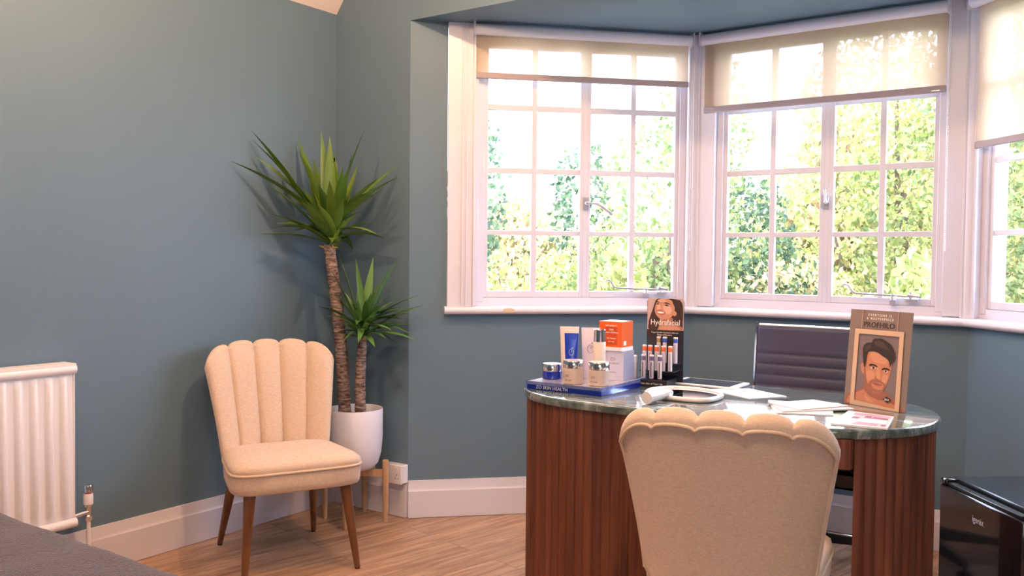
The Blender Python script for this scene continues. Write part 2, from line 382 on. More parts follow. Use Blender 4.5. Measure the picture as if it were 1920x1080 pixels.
# ---------------------------------------------------------------- windows
ROWS = [(1.084, 1.356), (1.379, 1.654), (1.681, 1.958), (1.985, 2.255)]
def window(idx, org, rz, L, cas, gl, gm0, gm1, gr, open_right=True):
    """local x along the wall, y outward, z up. cas=(outer, inner) casing or None"""
    W = tag(bpy.data.objects.new('window_%d' % idx, None), kind='structure'); sc.collection.objects.link(W)
    W.location = (*org, 0); W.rotation_euler = (0, 0, rz)
    f = MB()
    x0 = cas[1] if cas and cas[0] < cas[1] else .03
    x1 = L - .03 if not (cas and cas[0] > cas[1]) else cas[1]
    # sides, head and bottom of the fixed frame, stepped
    f.box(x0, gl - .052, -.012, .12, SZ + .04, zc); f.box(gl - .0525, gl - .020, .018, .10, 1.03, zc)
    f.box(gr + .052, x1, -.012, .12, SZ + .04, zc); f.box(gr + .020, gr + .0525, .018, .10, 1.03, zc)
    f.box(gl - .055, gr + .055, .022, .11, SZ + .02, 1.052); f.box(gl - .055, gr + .055, .010, .11, 2.30, zc)
    f.box((gm0 + gm1) / 2 - .012, (gm0 + gm1) / 2 + .012, .030, .10, 1.05, 2.30)
    f.build('frame', M['white'], W, bevel=.003)
    if cas:
        c = MB(); a, b = min(cas), max(cas)
        c.box(a, b, -.020, -.0002, SZ + .035, zc - .001)
        s = 1 if cas[0] < cas[1] else -1
        for q in (.58, .75): xx = cas[0] + (cas[1] - cas[0]) * q; c.box(xx - .004, xx + .004, -.026, -.019, SZ + .036, zc - .001)
        c.box(min(cas[1], cas[1] + s * .012), max(cas[1], cas[1] + s * .012), -.026, .0, SZ + .036, zc - .001)
        c.build('casing', M['white'], W, bevel=.002)
    for (a, b, mid) in ((gl, gm0, .5), (gm1, gr, .5)):
        k = MB(); c = (a + b) / 2
        bw = .013
        e0 = .021 if a == gl else (gm1 - gm0) / 2 - .011; e1 = .021 if b == gr else (gm1 - gm0) / 2 - .011
        k.box(a - e0, a, .030, .062, 1.053, 2.298); k.box(b, b + e1, .030, .062, 1.053, 2.298)
        k.box(a, b, .030, .062, 1.053, ROWS[0][0]); k.box(a, b, .030, .062, ROWS[3][1], 2.298)
        k.box(c - bw, c + bw, .034, .060, ROWS[0][0], ROWS[3][1])
        for r in range(3): k.box(a, b, .036, .059, ROWS[r][1], ROWS[r + 1][0])
        s = k.build('casement', M['white'], W, bevel=.002)
        MB().box(a - .004, b + .004, .047, .050, ROWS[0][0] - .004, ROWS[3][1] + .004).build('pane', M['glass'], s, smooth=0)
    # catch on the middle stile
    mx = (gm0 + gm1) / 2
    h = MB(); h.box(mx - .012, mx + .016, .020, .030, 1.485, 1.545).lathe([(.009, 0), (.009, .022), (.006, .026)], seg=14, T=Matrix.Translation((mx + .004, .022, 1.515)) @ Matrix.Rotation(PI / 2, 4, 'X'))
    if idx == 1:
        h.tube([(mx + .004, -.003, 1.515), (mx + .05, -.008, 1.513), (mx + .085, -.012, 1.492), (mx + .125, -.016, 1.462)], [.006, .006, .007, .0085], 10)
    else:
        h.tube([(mx + .004, -.003, 1.515), (mx + .006, -.014, 1.545), (mx + .004, -.018, 1.57)], [.006, .005, .006], 10)
        h.box(mx - .02, mx - .008, .01, .03, 1.49, 1.55)
    h.build('catch_handle', M['handle'], W)
    # casement stay lying along the bottom rail
    xs = gm1 + (.075 if idx == 1 else .06)
    st = MB(); st.tube([(xs, .004, 1.137), (xs + .010, .002, 1.141), (xs + .024, .000, 1.136), (xs + .043, .0, 1.108), (xs + .06, .0, 1.101), (xs + .20, .004, 1.096), (xs + .31, .008, 1.092)], [.004, .005, .005, .005, .0045, .0045, .0045], 8)
    st.box(xs + .20, xs + .225, .0, .030, 1.054, 1.076); st.tube([(xs + .212, .006, 1.074), (xs + .212, .006, 1.106)], .005, 8)
    st.box(xs + .265, xs + .315, .004, .030, 1.070, 1.082); st.tube([(xs + .285, .008, 1.08), (xs + .285, .008, 1.112)], .006, 8)
    st.tube([(xs + .272, .008, 1.10), (xs + .32, .008, 1.094)], .008, 8)
    st.build('casement_stay', M['handle'], W)
    return W
r45 = PI / 4
LB = D * S2; LC = xC - xB
window(1, P[1], r45, LB, (.178, .297), .377, .834, .888, 1.321)
window(2, P[2], 0, LC, None, .165, .614, .675, 1.095)
window(3, P[3], -r45, LB, (LB - .178, LB - .297), LB - 1.321, LB - .888, LB - .834, LB - .377)

# rounded sill board running round the bay, with its ends returned
nose = []
for k in range(9):
    a = -PI / 2 + PI * k / 8; nose.append((.028 + .018 * math.cos(a), .992 + .018 * math.sin(a)))
prof = [(-.03, .974)] + nose + [(-.03, 1.012)]
s0 = Vector(P[1]) + Vector((1, 1)) / S2 * .165; s1 = Vector(P[4]) + Vector((-1, 1)) / S2 * .165
rp = [tuple(s0), P[2], P[3], tuple(s1)]
rg = [(offs(rp, -d), z) for d, z in prof]
struct('trim_1', MB().loops([[(g[i][0], g[i][1], z) for g, z in rg] for i in range(4)]), M['white'], smooth=40)
# chipped patch on the sill nose below window 1
c1 = Matrix.Translation((P[1][0], P[1][1], 0)) @ Matrix.Rotation(r45, 4, 'Z')
struct('trim_2', MB().loops([[(.445 + .003 * math.sin(k * 2.1), -.0465 - .0006, .984), (.445 + .004 * math.sin(k), -.0475, .994), (.448, -.0445, 1.002)] for k in range(1)] + [[(.475, -.0468, .983), (.475, -.0478, .994), (.478, -.0445, 1.004)], [(.505, -.0462, .985), (.502, -.0474, .993), (.499, -.0445, 1.0)]], cap=False, T=c1), M['sill_chip'])
# corner posts with twin beads
def post(name, p, rz):
    T = Matrix.Translation((p[0], p[1], 0)) @ Matrix.Rotation(rz, 4, 'Z')
    mb = MB()
    mb.prism([(-.034, .012), (-.030, -.016), (-.010, -.026), (.010, -.026), (.030, -.016), (.034, .012), (.06, .16), (-.06, .16)], 1.010, zc - .001, T=T)
    for sx in (-1, 1):
        mb.tube([T @ Vector((sx * .024, -.020, 1.011)), T @ Vector((sx * .024, -.020, zc - .002))], .008, 10)
    struct(name, mb, M['white'], smooth=30)
post('trim_3', P[2], PI / 8); post('trim_4', P[3], -PI / 8)

# ---------------------------------------------------------------- roller blinds
def blind(org, rz, a, b, zbot, label, chx, zch, alt_roll=.026):
    T = thing('roller_blind', (*org, 0), rz, label, 'blind', None)
    y = -.040
    MB().lathe([(alt_roll, a), (alt_roll, b)], seg=24, T=Matrix.Translation((0, y, 2.318)) @ Matrix(((0, 0, 1, 0), (1, 0, 0, 0), (0, 1, 0, 0), (0, 0, 0, 1)))).build('roller_tube', M['white'], T)
    f = MB(); nx = 12; nz = 8
    g = [[(a + .006 + (b - a - .012) * i / nx, y + alt_roll - .002 + .0015 * math.sin(i * .9) * (j / nz), 2.318 + (zbot + .02 - 2.318) * j / nz) for i in range(nx + 1)] for j in range(nz + 1)]
    f.loops(g, cap=False, close=False); f.build('fabric', M['blind'], T, fix=False)
    MB().box(a + .004, b - .004, y + alt_roll - .0095, y + alt_roll + .0055, zbot, zbot + .029).build('bottom_bar', M['barfab'], T, bevel=.004)
    for x in (a - .006, b + .001): MB().box(x, x + .005, y - .028, y + .034, 2.288, 2.3525).build('bracket', M['white'], T, bevel=.001)
    MB().box(b - .06, b - .028, y + alt_roll - .011, y + alt_roll - .0085, zbot + .006, zbot + .010).build('bar_badge', M['steel'], T)
    ch = MB(); n = int((2.31 - zch) / .009)
    for sy in (-.018, .008):
        ch.tube([(chx, y + sy, 2.31), (chx, y + sy, zch + .01)], .0010, 5)
        for k in range(n): 
            zz = 2.31 - k * .009
            ch.add([(chx + .0026, y + sy, zz), (chx - .0026, y + sy, zz), (chx, y + sy + .0026, zz), (chx, y + sy - .0026, zz), (chx, y + sy, zz + .003), (chx, y + sy, zz - .003)], [(0, 2, 4), (2, 1, 4), (1, 3, 4), (3, 0, 4), (2, 0, 5), (1, 2, 5), (3, 1, 5), (0, 3, 5)])
    ch.tube([(chx, y - .018, zch + .01), (chx, y - .012, zch + .002), (chx, y + .002, zch + .002), (chx, y + .008, zch + .01)], .0012, 5)
    ch.build('pull_chain', M['whitepl'], T)
M['barfab'] = mat('taupe_bar_fabric', (.40, .33, .35), .7)
blind(P[1], r45, .300, 1.372, 2.094, 'short cream roller blind over the window nearest the corner plant', 1.381, 1.29)
blind(P[2], 0, .052, 1.148, 1.965, 'cream roller blind over the wide middle window of the bay', 1.158, 1.29)
blind(P[3], -r45, .026, 1.10, 1.716, 'cream roller blind pulled lowest, at the right edge of the photo', 1.112, 1.29)

# ---------------------------------------------------------------- radiator and valve
R = thing('radiator', (xL, 1.78, 0), 0, 'white ribbed panel radiator on the teal wall at the left edge', 'radiator')
z0, z1 = .225, .84; y0 = -.92
fr = MB(); n = 17; pitch = .054; prof = []
yy = -.012
pts = []
steps = 8
total = int(.9 / pitch)
for k in range(total):
    for j in range(steps):
        t = j / steps; s = .5 - .5 * math.cos(2 * PI * t); s = min(1, max(0, (s - .2) / .6)); s = s * s * (3 - 2 * s)
        pts.append((-.020 - (k + t) * pitch, .084 + .016 * s))
outl = []
lp = []
for zz, k in ((z0 + .035, 0), (z0 + .055, .35), (z0 + .07, 1), (z1 - .075, 1), (z1 - .06, .35), (z1 - .045, 0)):
    lp.append([(.088 + (x - .088) * k, y, zz) for y, x in pts])
fr.loops(lp, cap=False, close=False)
fr.box(.078, .0875, -.90, -.010, z0, z1 - .02)
fr.build('front_panel', M['rad'], R, smooth=50)
MB().box(.022, .030, -.90, -.012, z0 + .02, z1 - .03).build('rear_panel', M['rad'], R, bevel=.003)
gr = MB(); gr.box(.016, .100, -.905, -.004, z1 - .014, z1, 0)
for k in range(22): gr.box(.032, .074, -.045 - k * .039, -.020 - k * .039, z1 - .001, z1 + .0012, 0)
gr.build('top_grille', M['rad'], R, bevel=.004)
MB().prism([(.016, z0 + .01), (.088, z0 + .01), (.092, z1 - .02), (.016, z1 - .02)], -.012, -.005, axis='y').build('end_cover', M['rad'], R, bevel=.003)
for zz, rr in ((z1 - .022, .019), (z0 + .018, .017)):
    MB().tube([(.086, -.905, zz), (.086, -.003, zz)], rr, 16).build('rounded_rail', M['rad'], R)
V = thing('radiator_valve', (xL + .075, 1.832, 0), 0, 'white and chrome thermostatic radiator valve with red ring on its pipe', 'valve')
MB().tube([(0, 0, .001), (0, 0, .25)], .008, 12).build('pipe', M['rad'], V)
MB().lathe([(.012, .235), (.014, .24), (.014, .252), (.010, .256), (.010, .285), (.015, .288), (.015, .296)], seg=20).tube([(0, -.002, .268), (0, -.058, .262)], .009, 12).build('valve_body', M['chrome'], V)
MB().lathe([(.013, .292), (.018, .298), (.018, .330), (.0165, .338)], seg=28).build('sleeve', M['whitepl'], V)
MB().lathe([(.0135, .330), (.0135, .345)], seg=28).build('ring', M['red'], V)
MB().lathe([(.0150, .343), (.0152, .365), (.013, .370), (.004, .371)], seg=28).build('cap', M['chrome'], V)

# ---------------------------------------------------------------- power socket
S = thing('power_socket', (-2.868, yW, .212), 0, 'white double plug socket above the skirting behind the plant stand', 'socket')
MB().box(-.056, .056, -.045, -.0005, -.044, .044).build('backbox', M['whitepl'], S, bevel=.004)
MB().box(-.058, .058, -.053, -.0452, -.046, .046).build('faceplate', M['whitepl'], S, bevel=.003)
for cx in (-.03, .03):
    for dx, dz, ww, hz in ((0, .0, .004, .007), (-.009, -.018, .006, .003), (.009, -.018, .006, .003)):
        MB().box(cx + dx - ww / 2, cx + dx + ww / 2, -.0534, -.0530, dz - hz / 2, dz + hz / 2).build('pin_hole', M['black'], S, smooth=0)
for q in (-.034, .034): MB().box(q - .006, q + .006, -.056, -.053, .02, .034).build('switch', M['whitepl'], S)
T0 = thing('power_socket', (-3.075, yW, .235), 0, 'white plug socket in the corner, mostly hidden behind the plant pot', 'socket')
MB().box(-.05, .05, -.030, -.0005, -.044, .044).build('faceplate', M['whitepl'], T0, bevel=.003)

# ---------------------------------------------------------------- scallop back chair
def make_chair():
    C = thing('scallop_back_chair', (0, 0, 0), 0, 'x', 'chair')
    NU, W1, W0 = 60, .283, .228; ZB, ZTOP = .338, .845
    NCH = 5
    def ch(u):   # channel bulge 0..1
        t = (u * .5 + .5) * NCH; t = t - math.floor(t) if t < NCH else 1.0
        if t in (0.0, 1.0) : return 0
        return (1 - abs(2 * t - 1) ** 2.2) ** .5
    def point(u, v, side):   # v 0 bottom .. 1 top
        z = ZB + .07 * abs(u) ** 3 * (1 - v) + (ZTOP - ZB) * v - .062 * abs(u) ** 7 * v - .012 * u * u * v
        hw = W0 + (W1 - W0) * (v ** 1.15)
        x = u * hw * (1 - .02 * v * abs(u) ** 8)
        lean = -.215 - .115 * v ** 1.3
        y = lean + (.085 + .02 * v) * abs(u) ** 2.2
        return Vector((x, y, z))
    us = [-1 + 2 * i / NU for i in range(NU + 1)]
    NV = 14; T = .060
    lp = []
    for u in us:
        e = max(0.0, 1 - abs(u) ** 9) ** .5 * .92 + .08
        b = ch(u); row = []
        for j in range(NV + 1):           # front
            v = j / NV; p = point(u, v, 1); fade = min(1, (1 - v) * 5 + .55)
            row.append(tuple(p + Vector((0, (T * .42 + .025 * b * fade) * e, 0))))
        p = point(u, 1, 1); top = .006 + .022 * b * (1 - .3 * abs(u) ** 4)
        for k in range(1, 7):            # over the top
            a = PI * k / 7; yy = math.cos(a) * T * .5 * e; zz = math.sin(a) * (top + .006)
            row.append(tuple(p + Vector((0, yy + .010 * math.sin(a), zz))))
        for j in range(NV, -1, -1):
            v = j / NV; p = point(u, v, 1); row.append(tuple(p + Vector((0, -T * .42 * e, 0))))
        lp.append(row)
    mb = MB(); mb.loops(lp, cap=True)
    mb.build('backrest', M['linen'], C, smooth=60)
    # piping round the rear panel
    path = []
    for j in range(0, 13): v = j / 13 * .93; p = point(-.985, v, 1); path.append(p + Vector((.004, -T * .40 + .010, 0)))
    for i in range(1, NU):
        u = -1 + 2 * i / NU
        if abs(u) > .975: continue
        p = point(u, .985, 1); b = ch(u); e = max(0, 1 - abs(u) ** 9) ** .5
        path.append(p + Vector((0, -T * .46 * e - .002, .012 * b - .010 - .012 * abs(u) ** 6)))
    for j in range(12, -1, -1): v = j / 13 * .93; p = point(.985, v, 1); path.append(p + Vector((-.004, -T * .40 + .010, 0)))
    MB().tube(path, .0052, 8).build('back_piping', M['piping'], C, smooth=60)
    # seat: rail band + domed cushion
    def ring(z, k, dome=0, grow=0):
        o = []
        for i in range(48):
            a = 2 * PI * i / 48; c, s = math.cos(a), math.sin(a)
            n = 6.0; r = (abs(c) ** n + abs(s) ** n) ** (-1 / n)
            x, y = r * c, r * s
            hw = (.247 + .022 * y) * k + grow; hy = .215 * k + grow
            o.append((x * hw, .045 + y * hy, z))
        return o
    MB().loops([ring(.335, .955), ring(.340, .98), ring(.36, .99), ring(.408, 1.0), ring(.410, .99)]).build('seat_rail', M['linen'], C, smooth=50)
    rg = [tuple(q) for q in ring(.4125, 1.0)]
    MB().tube(rg, .0055, 8, closed=True).build('seat_piping', M['piping'], C, smooth=60)
    MB().loops([ring(.4105, .985), ring(.425, 1.0), ring(.438, .985), ring(.449, .93), ring(.457, .80), ring(.462, .6), ring(.465, .35), ring(.466, .1)]).build('seat_cushion', M['linen'], C, smooth=60)
    for sx in (-1, 1):
        for y0_, y1_, x0_, x1_ in ((.205, .262, .185, .222), (-.165, -.285, .165, .205)):
            MB().loops([[(sx * x1_ + .0115 * math.cos(2 * PI * i / 16), y1_ + .0115 * math.sin(2 * PI * i / 16), .006) for i in range(16)],
                        [(sx * (x0_ + .004) + .0235 * math.cos(2 * PI * i / 16), y0_ + (y1_ - y0_) * .04 + .0235 * math.sin(2 * PI * i / 16), .325) for i in range(16)],
                        [(sx * x0_ + .0235 * math.cos(2 * PI * i / 16), y0_ + .0235 * math.sin(2 * PI * i / 16), .345) for i in range(16)]]).build('leg', M['legwood'], C)
            leg = [c for c in C.children if c.name.startswith('leg')][-1]
            MB().lathe([(.0105, 0), (.0105, .0062)], (sx * x1_, y1_), 16).build('foot_glide', M['black'], leg)
    return C
ch1 = make_chair()
ch1['label'] = 'cream linen scallop back chair facing us beside the corner plant'
ch1['group'] = 'cream scallop back chairs'
# chair axes: local +y is the way it faces
ch1.location = (-2.845, 2.455, 0); ch1.rotation_euler = (0, 0, math.atan2(-.44, .90) - PI / 2)
ch2 = copy_tree(ch1); ch2['label'] = 'cream scallop back chair seen from behind, pulled up to the desk'
ch2.location = (-.90, 2.39, 0); ch2.rotation_euler = (0, 0, math.radians(14))

# ---------------------------------------------------------------- plant stand and yucca
PX, PY = -2.985, 3.000
A = thing('plant_stand', (PX, PY, 0), 0, 'pale wooden four-legged plant stand holding the white pot', 'plant stand')
for q in range(4):
    a = math.radians(35 - 8) + q * PI / 2; x, y = .148 * math.cos(a), .148 * math.sin(a)
    MB().lathe([(.010, 0), (.0115, .02), (.015, .16), (.0155, .285), (.014, .292)], (x, y), 18).build('leg', M['standwood'], A)
for a in (math.radians(27), math.radians(117)):
    T = Matrix.Rotation(a, 4, 'Z'); MB().box(-.135, .135, -.011, .011, .214 + (.0 if a < 1 else -.0), .246, T=T).build('cross_brace', M['standwood'], A)
Y = thing('potted_yucca', (PX, PY, .2465), 0, 'tall yucca with two trunks in a white pot in the corner', 'plant')
def pk(zz): return zz - .2465
MB().lathe([(.06, .0), (.085, .004), (.108, .03), (.122, .08), (.128, .15), (.1285, .282), (.1265, .286), (.1235, .282), (.122, .22), (.02, .21)], seg=48).build('pot', M['pot'], Y, smooth=40)
MB().lathe([(.1215, .24), (.08, .252), (.02, .256)], seg=32).build('soil', M['soil'], Y)
mt, nt, b = new_mat('yucca_bark'); N = nt.nodes; L = nt.links
tc = N.new('ShaderNodeTexCoord'); mp = N.new('ShaderNodeMapping'); mp.inputs['Scale'].default_value = (14, 14, 60)
n = N.new('ShaderNodeTexNoise'); n.inputs['Scale'].default_value = 1.6; n.inputs['Detail'].default_value = 7; n.inputs['Distortion'].default_value = .8
r = N.new('ShaderNodeValToRGB'); r.color_ramp.elements[0].color = (.07, .04, .03, 1); r.color_ramp.elements[1].color = (.42, .30, .25, 1); r.color_ramp.elements[0].position = .35; r.color_ramp.elements[1].position = .68
L.new(tc.outputs['Object'], mp.inputs[0]); L.new(mp.outputs[0], n.inputs['Vector']); L.new(n.outputs['Fac'], r.inputs[0]); L.new(r.outputs[0], b.inputs['Base Color'])
bp = N.new('ShaderNodeBump'); bp.inputs['Strength'].default_value = .9; bp.inputs['Distance'].default_value = .006; L.new(n.outputs['Fac'], bp.inputs['Height']); L.new(bp.outputs[0], b.inputs['Normal']); b.inputs['Roughness'].default_value = .85
M['bark'] = mt
def trunk(p0, p1, r0, r1, bow):
    path = []; rr = []
    p0 = Vector(p0); p1 = Vector(p1)
    for k in range(31):
        t = k / 30; p = p0.lerp(p1, t) + Vector(bow) * math.sin(PI * t)
        path.append(p - Vector((PX, PY, .2465))); rr.append((r0 + (r1 - r0) * t) * (1 + .05 * math.sin(k * 2.4) + .03 * math.sin(k * 5.1)))
    MB().tube(path, rr, 14).build('trunk', M['bark'], Y, smooth=60)
trunk((-3.037, 2.984, .49), (-3.088, 2.926, 1.30), .030, .026, (.008, .008, 0))
trunk((-2.949, 2.997, .49), (-2.956, 3.017, .87), .026, .022, (-.004, -.004, 0))
def leaves(name, base, tips, wid, matl, seed, extra, length):
    rnd = random.Random(seed); mb = MB(); base = Vector(base); org = Vector((PX, PY, .2465))
    allt = [Vector(t) for t in tips]
    for k in range(extra):
        a = rnd.uniform(0, 2 * PI); el = rnd.uniform(-.25, 1.35); l = length * rnd.uniform(.5, .95)
        allt.append(base + Vector((math.cos(a) * math.cos(el), math.sin(a) * math.cos(el), math.sin(el) + .12)) * l)
    for t in allt:
        t.x = max(t.x, xL + .015); t.y = min(t.y, yW - .012)
        b0 = base + Vector((rnd.uniform(-.018, .018), rnd.uniform(-.018, .018), rnd.uniform(-.015, length * .22)))
        d = t - b0; ln = d.length; hor = Vector((d.x, d.y, 0))
        ctrl = b0 + d * .5 + Vector((0, 0, .10 * hor.length + .02)) * rnd.uniform(.5, 1.1)
        out = hor.normalized() if hor.length > .01 else Vector((1, 0, 0))
        if hor.length < .08: out = CF * -1; out.z = 0; out.normalize()
        w = wid * rnd.uniform(.8, 1.15) * min(1, .55 + ln / length * .5)
        lp = []; NS = 12; tw = rnd.uniform(-.6, .6)
        for k in range(NS + 1):
            s = k / NS; p = b0 * (1 - s) ** 2 + ctrl * 2 * s * (1 - s) + t * s * s
            tg = ((ctrl - b0) * (1 - s) + (t - ctrl) * s).normalized()
            side = tg.cross(Vector((0, 0, 1)));
            if side.length < .25: side = tg.cross(out)
            side.normalize(); side = Matrix.Rotation(tw * s, 3, tg) @ side
            nn = side.cross(tg).normalized()
            ww = w * (.42 + .58 * math.sin(PI * min(1, s * .85 + .08)) ** .8) * (1 - s ** 3.2) * .5
            if s > .999: ww = .0004
            p = p - org
            lp.append([tuple(p - side * ww + nn * ww * .32), tuple(p - nn * .0006), tuple(p + side * ww + nn * ww * .32), tuple(p + nn * .0012)])
        for l in lp:
            for q in range(4):
                x, y, z = l[q]; l[q] = (max(x, xL - PX + .006), min(y, yW - PY - .006), z)
        mb.loops(lp)
    return mb.build(name, matl, Y, smooth=70, fix=True)
C1 = [[-3.285, 2.641, 1.807], [-3.285, 2.647, 1.765], [-3.285, 2.529, 1.659], [-3.285, 2.653, 1.696], [-3.202, 2.662, 1.563], [-3.112, 2.762, 1.72], [-3.285, 2.909, 1.797], [-3.14, 2.925, 1.826], [-3.084, 2.927, 1.803], [-2.967, 3.034, 1.838], [-3.0, 2.986, 1.713], [-2.905, 2.869, 1.636], [-2.874, 3.165, 1.681], [-2.824, 3.109, 1.614], [-2.825, 2.986, 1.604], [-2.817, 2.931, 1.572], [-2.832, 3.043, 1.325], [-2.945, 3.085, 1.398], [-3.285, 2.777, 1.588], [-2.79, 2.889, 1.531], [-2.871, 2.808, 1.501], [-2.978, 2.757, 1.565], [-3.027, 2.723, 1.491], [-3.139, 3.011, 1.738], [-3.06, 3.09, 1.692], [-2.9, 2.751, 1.58], [-2.841, 2.975, 1.519], [-3.224, 2.952, 1.707], [-3.285, 2.814, 1.658]]
C2 = [[-3.038, 2.935, 1.259], [-3.034, 2.865, 1.215], [-2.985, 2.997, 1.235], [-2.938, 3.066, 1.241], [-2.805, 3.098, 1.247], [-2.71, 3.127, 1.066], [-2.708, 3.165, 1.021], [-2.71, 3.066, 1.006], [-2.688, 3.106, 0.857], [-2.742, 2.983, 0.912], [-3.054, 2.826, 1.013], [-2.996, 2.806, 0.968], [-3.208, 2.938, 1.065], [-2.766, 3.149, 0.88], [-2.784, 3.165, 0.976], [-2.803, 2.879, 1.047], [-3.095, 3.018, 1.086], [-2.948, 2.901, 1.055], [-2.883, 3.165, 1.039], [-2.789, 2.951, 1.031], [-3.03, 3.063, 1.136], [-2.924, 3.136, 1.157], [-2.738, 3.12, 0.93], [-3.121, 2.963, 0.91], [-2.948, 2.876, 0.848], [-2.796, 2.933, 0.835], [-2.826, 3.132, 0.827], [-2.837, 2.856, 0.94]]
leaves('leaf_crown', (-3.075, 2.935, 1.30), C1, .060, M['yucca'], 3, 30, .36)
leaves('leaf_crown', (-2.956, 3.015, .875), C2, .040, M['yucca_low'], 5, 34, .25)
# dry leaf stubs under the crown
st = MB(); rnd = random.Random(8)
straw = mat('straw_stub', (.50, .30, .10), .8)
for base, n_ in (((-3.088, 2.926, 1.285), 12), ((-2.956, 3.017, .86), 8)):
    st = MB()
    for k in range(n_):
        a = rnd.uniform(0, 2 * PI); b0 = Vector(base) - Vector((PX, PY, .2465)) + Vector((math.cos(a), math.sin(a), 0)) * .02
        st.tube([b0, b0 + Vector((math.cos(a) * .025, math.sin(a) * .025, rnd.uniform(-.01, .03)))], [.007, .001], 5)
    st.build('dry_stub', straw, Y)

# ---------------------------------------------------------------- treatment couch with towel
B = thing('treatment_couch', (-1.55, .65, 0), 0, 'treatment couch under the towel in the lower left corner', 'couch')
MB().box(-.86, .86, -.36, .36, .52, .618).build('mattress', M['couch'], B, bevel=.03)
MB().box(-.80, .80, -.32, .32, .12, .52).build('base', M['couch'], B, bevel=.01)
for sx in (-1, 1):
    for sy in (-1, 1): MB().box(sx * .74 - .03, sx * .74 + .03, sy * .27 - .03, sy * .27 + .03, 0, .12).build('foot', M['black'], B)
tw = MB(); NX, NY = 150, 90; lp = []
for i in range(NX + 1):
    row = []
    for j in range(NY + 1):
        sx_ = -1 + 2 * i / NX; sy_ = -1 + 2 * j / NY
        X = sx_ * 1.00; Yv = sy_ * .52
        ex = max(0, abs(X) - .83); ey = max(0, abs(Yv) - .34); e = math.hypot(ex, ey)
        r_ = .045
        def fold(v, lim):
            o_ = abs(v) - lim
            if o_ <= 0: return v, 0
            if o_ < r_ * PI / 2: a = o_ / r_; return math.copysign(lim + r_ * math.sin(a), v), r_ * (1 - math.cos(a))
            return math.copysign(lim + r_ + (o_ - r_ * PI / 2) * .05, v), r_ + (o_ - r_ * PI / 2)
        fx, dx = fold(X, .83); fy, dy = fold(Yv, .345)
        z = .640 - max(dx, dy)
        nz = noise.noise(Vector((X * 9, Yv * 9, 0))) * .0035 + noise.noise(Vector((X * 60, Yv * 60, 3))) * .0022
        row.append((fx, fy, z + nz))
    lp.append(row)
tw.loops(lp, cap=False, close=False)
o = tw.build('towel', M['towel'], None, smooth=80, fix=False); o.location = (-1.55, .65, 0)
tag(o, 'grey purple fluffy towel spread over the couch at lower left', 'towel')

# ---------------------------------------------------------------- desk
DK = thing('writing_desk', (0, 0, 0), 0, 'reeded dark walnut desk with rounded ends and a green grey marble top', 'desk')
cxl, cxr, cy, rr = -1.53, -.844, 2.93, .375
def stadium(r, n=40, dx=0):
    o = []
    for i in range(n + 1): a = -PI / 2 + PI * i / n; o.append((cxr + r * math.cos(a), cy + r * math.sin(a)))
    for i in range(n + 1): a = PI / 2 + PI * i / n; o.append((cxl + r * math.cos(a), cy + r * math.sin(a)))
    return o
lp = []
for r_, z in ((rr - .010, .7402), (rr - .003, .7415), (rr, .746), (rr, .764), (rr - .003, .7685), (rr - .009, .770)):
    lp.append([(x, y, z) for x, y in stadium(r_)])
MB().loops(lp).build('marble_top', M['marble'], DK, smooth=50)
def reeded(pts, amp=.0042, pitch=.034, closed=False):
    """follow a polyline and push it in and out to make reeds"""
    seg = []; L_ = 0; out_ = []
    for a, b_ in zip(pts[:-1], pts[1:]):
        d = (Vector(b_) - Vector(a)); ln = d.length; n_ = max(1, int(ln / (pitch / 10)))
        nrm = Vector((d.y, -d.x)).normalized()
        for k in range(n_):
            t = k / n_; s = L_ + ln * t; ph = (s / pitch) % 1
            out_.append(tuple(Vector(a) + d * t + nrm * (amp * (2 * abs(math.sin(PI * ph)) - 1))))
        L_ += ln
    return out_
ri = rr - .016
def arc(cx_, a0, a1, n=30): return [(cx_ + ri * math.cos(a0 + (a1 - a0) * i / n), cy + ri * math.sin(a0 + (a1 - a0) * i / n)) for i in range(n + 1)]
left = [(-1.26, cy + ri)] + arc(cxl, PI / 2, PI * 1.5) + [(-1.26, cy - ri)]
lpn = reeded(left) + [(-1.26, cy - ri), (-1.26, cy - ri + .02), (-1.26, cy + ri)]
MB().prism(lpn, 0, .740).build('pedestal', M['deskwood'], DK, smooth=28)
rx = -.640; a0 = -math.acos((rx - cxr) / ri); 
right = arc(cxr, a0, -a0)
rp = reeded(right) + [right[-1], (rx, cy)]
MB().prism(rp, 0, .740).build('pedestal', M['deskwood'], DK, smooth=28)
fy0 = cy - ri + .03
fp = reeded([(-1.259, fy0), (-.641, fy0)])
MB().prism(fp + [(-.641, fy0 + .02), (-1.259, fy0 + .02)], .655, .740).build('modesty_panel', M['deskwood'], DK, smooth=28)
MB().box(-1.259, -.641, 3.16, 3.18, .575, .740).build('rear_apron', M['deskwood'], DK)

# cable tray and cables hanging below the desk
K = thing('cable_tray', (-.82, 3.02, .508), 0, 'black cable tray and plug hanging under the desk behind the cream chair', 'cable tray')
MB().box(-.20, .16, -.06, .06, .0, .006).box(-.20, .16, -.06, -.056, 0, .045).box(-.20, .16, .056, .06, 0, .231).build('tray', M['black'], K)
for k, (a, b_) in enumerate(((-.03, .06), (.0, .075), (.02, .09), (.035, .05))):
    MB().tube([(-.19 + .38 * t / 14 * .9, a + .012 * math.sin(t * .9 + k), .03 + b_ * .35 + .012 * math.sin(t * 1.3 + k * 2)) for t in range(15)], .006, 8).build('cable', M['cable'], K)
MB().box(.02, .07, -.058, -.022, .012, .038).build('plug', M['brass'], K, bevel=.004)

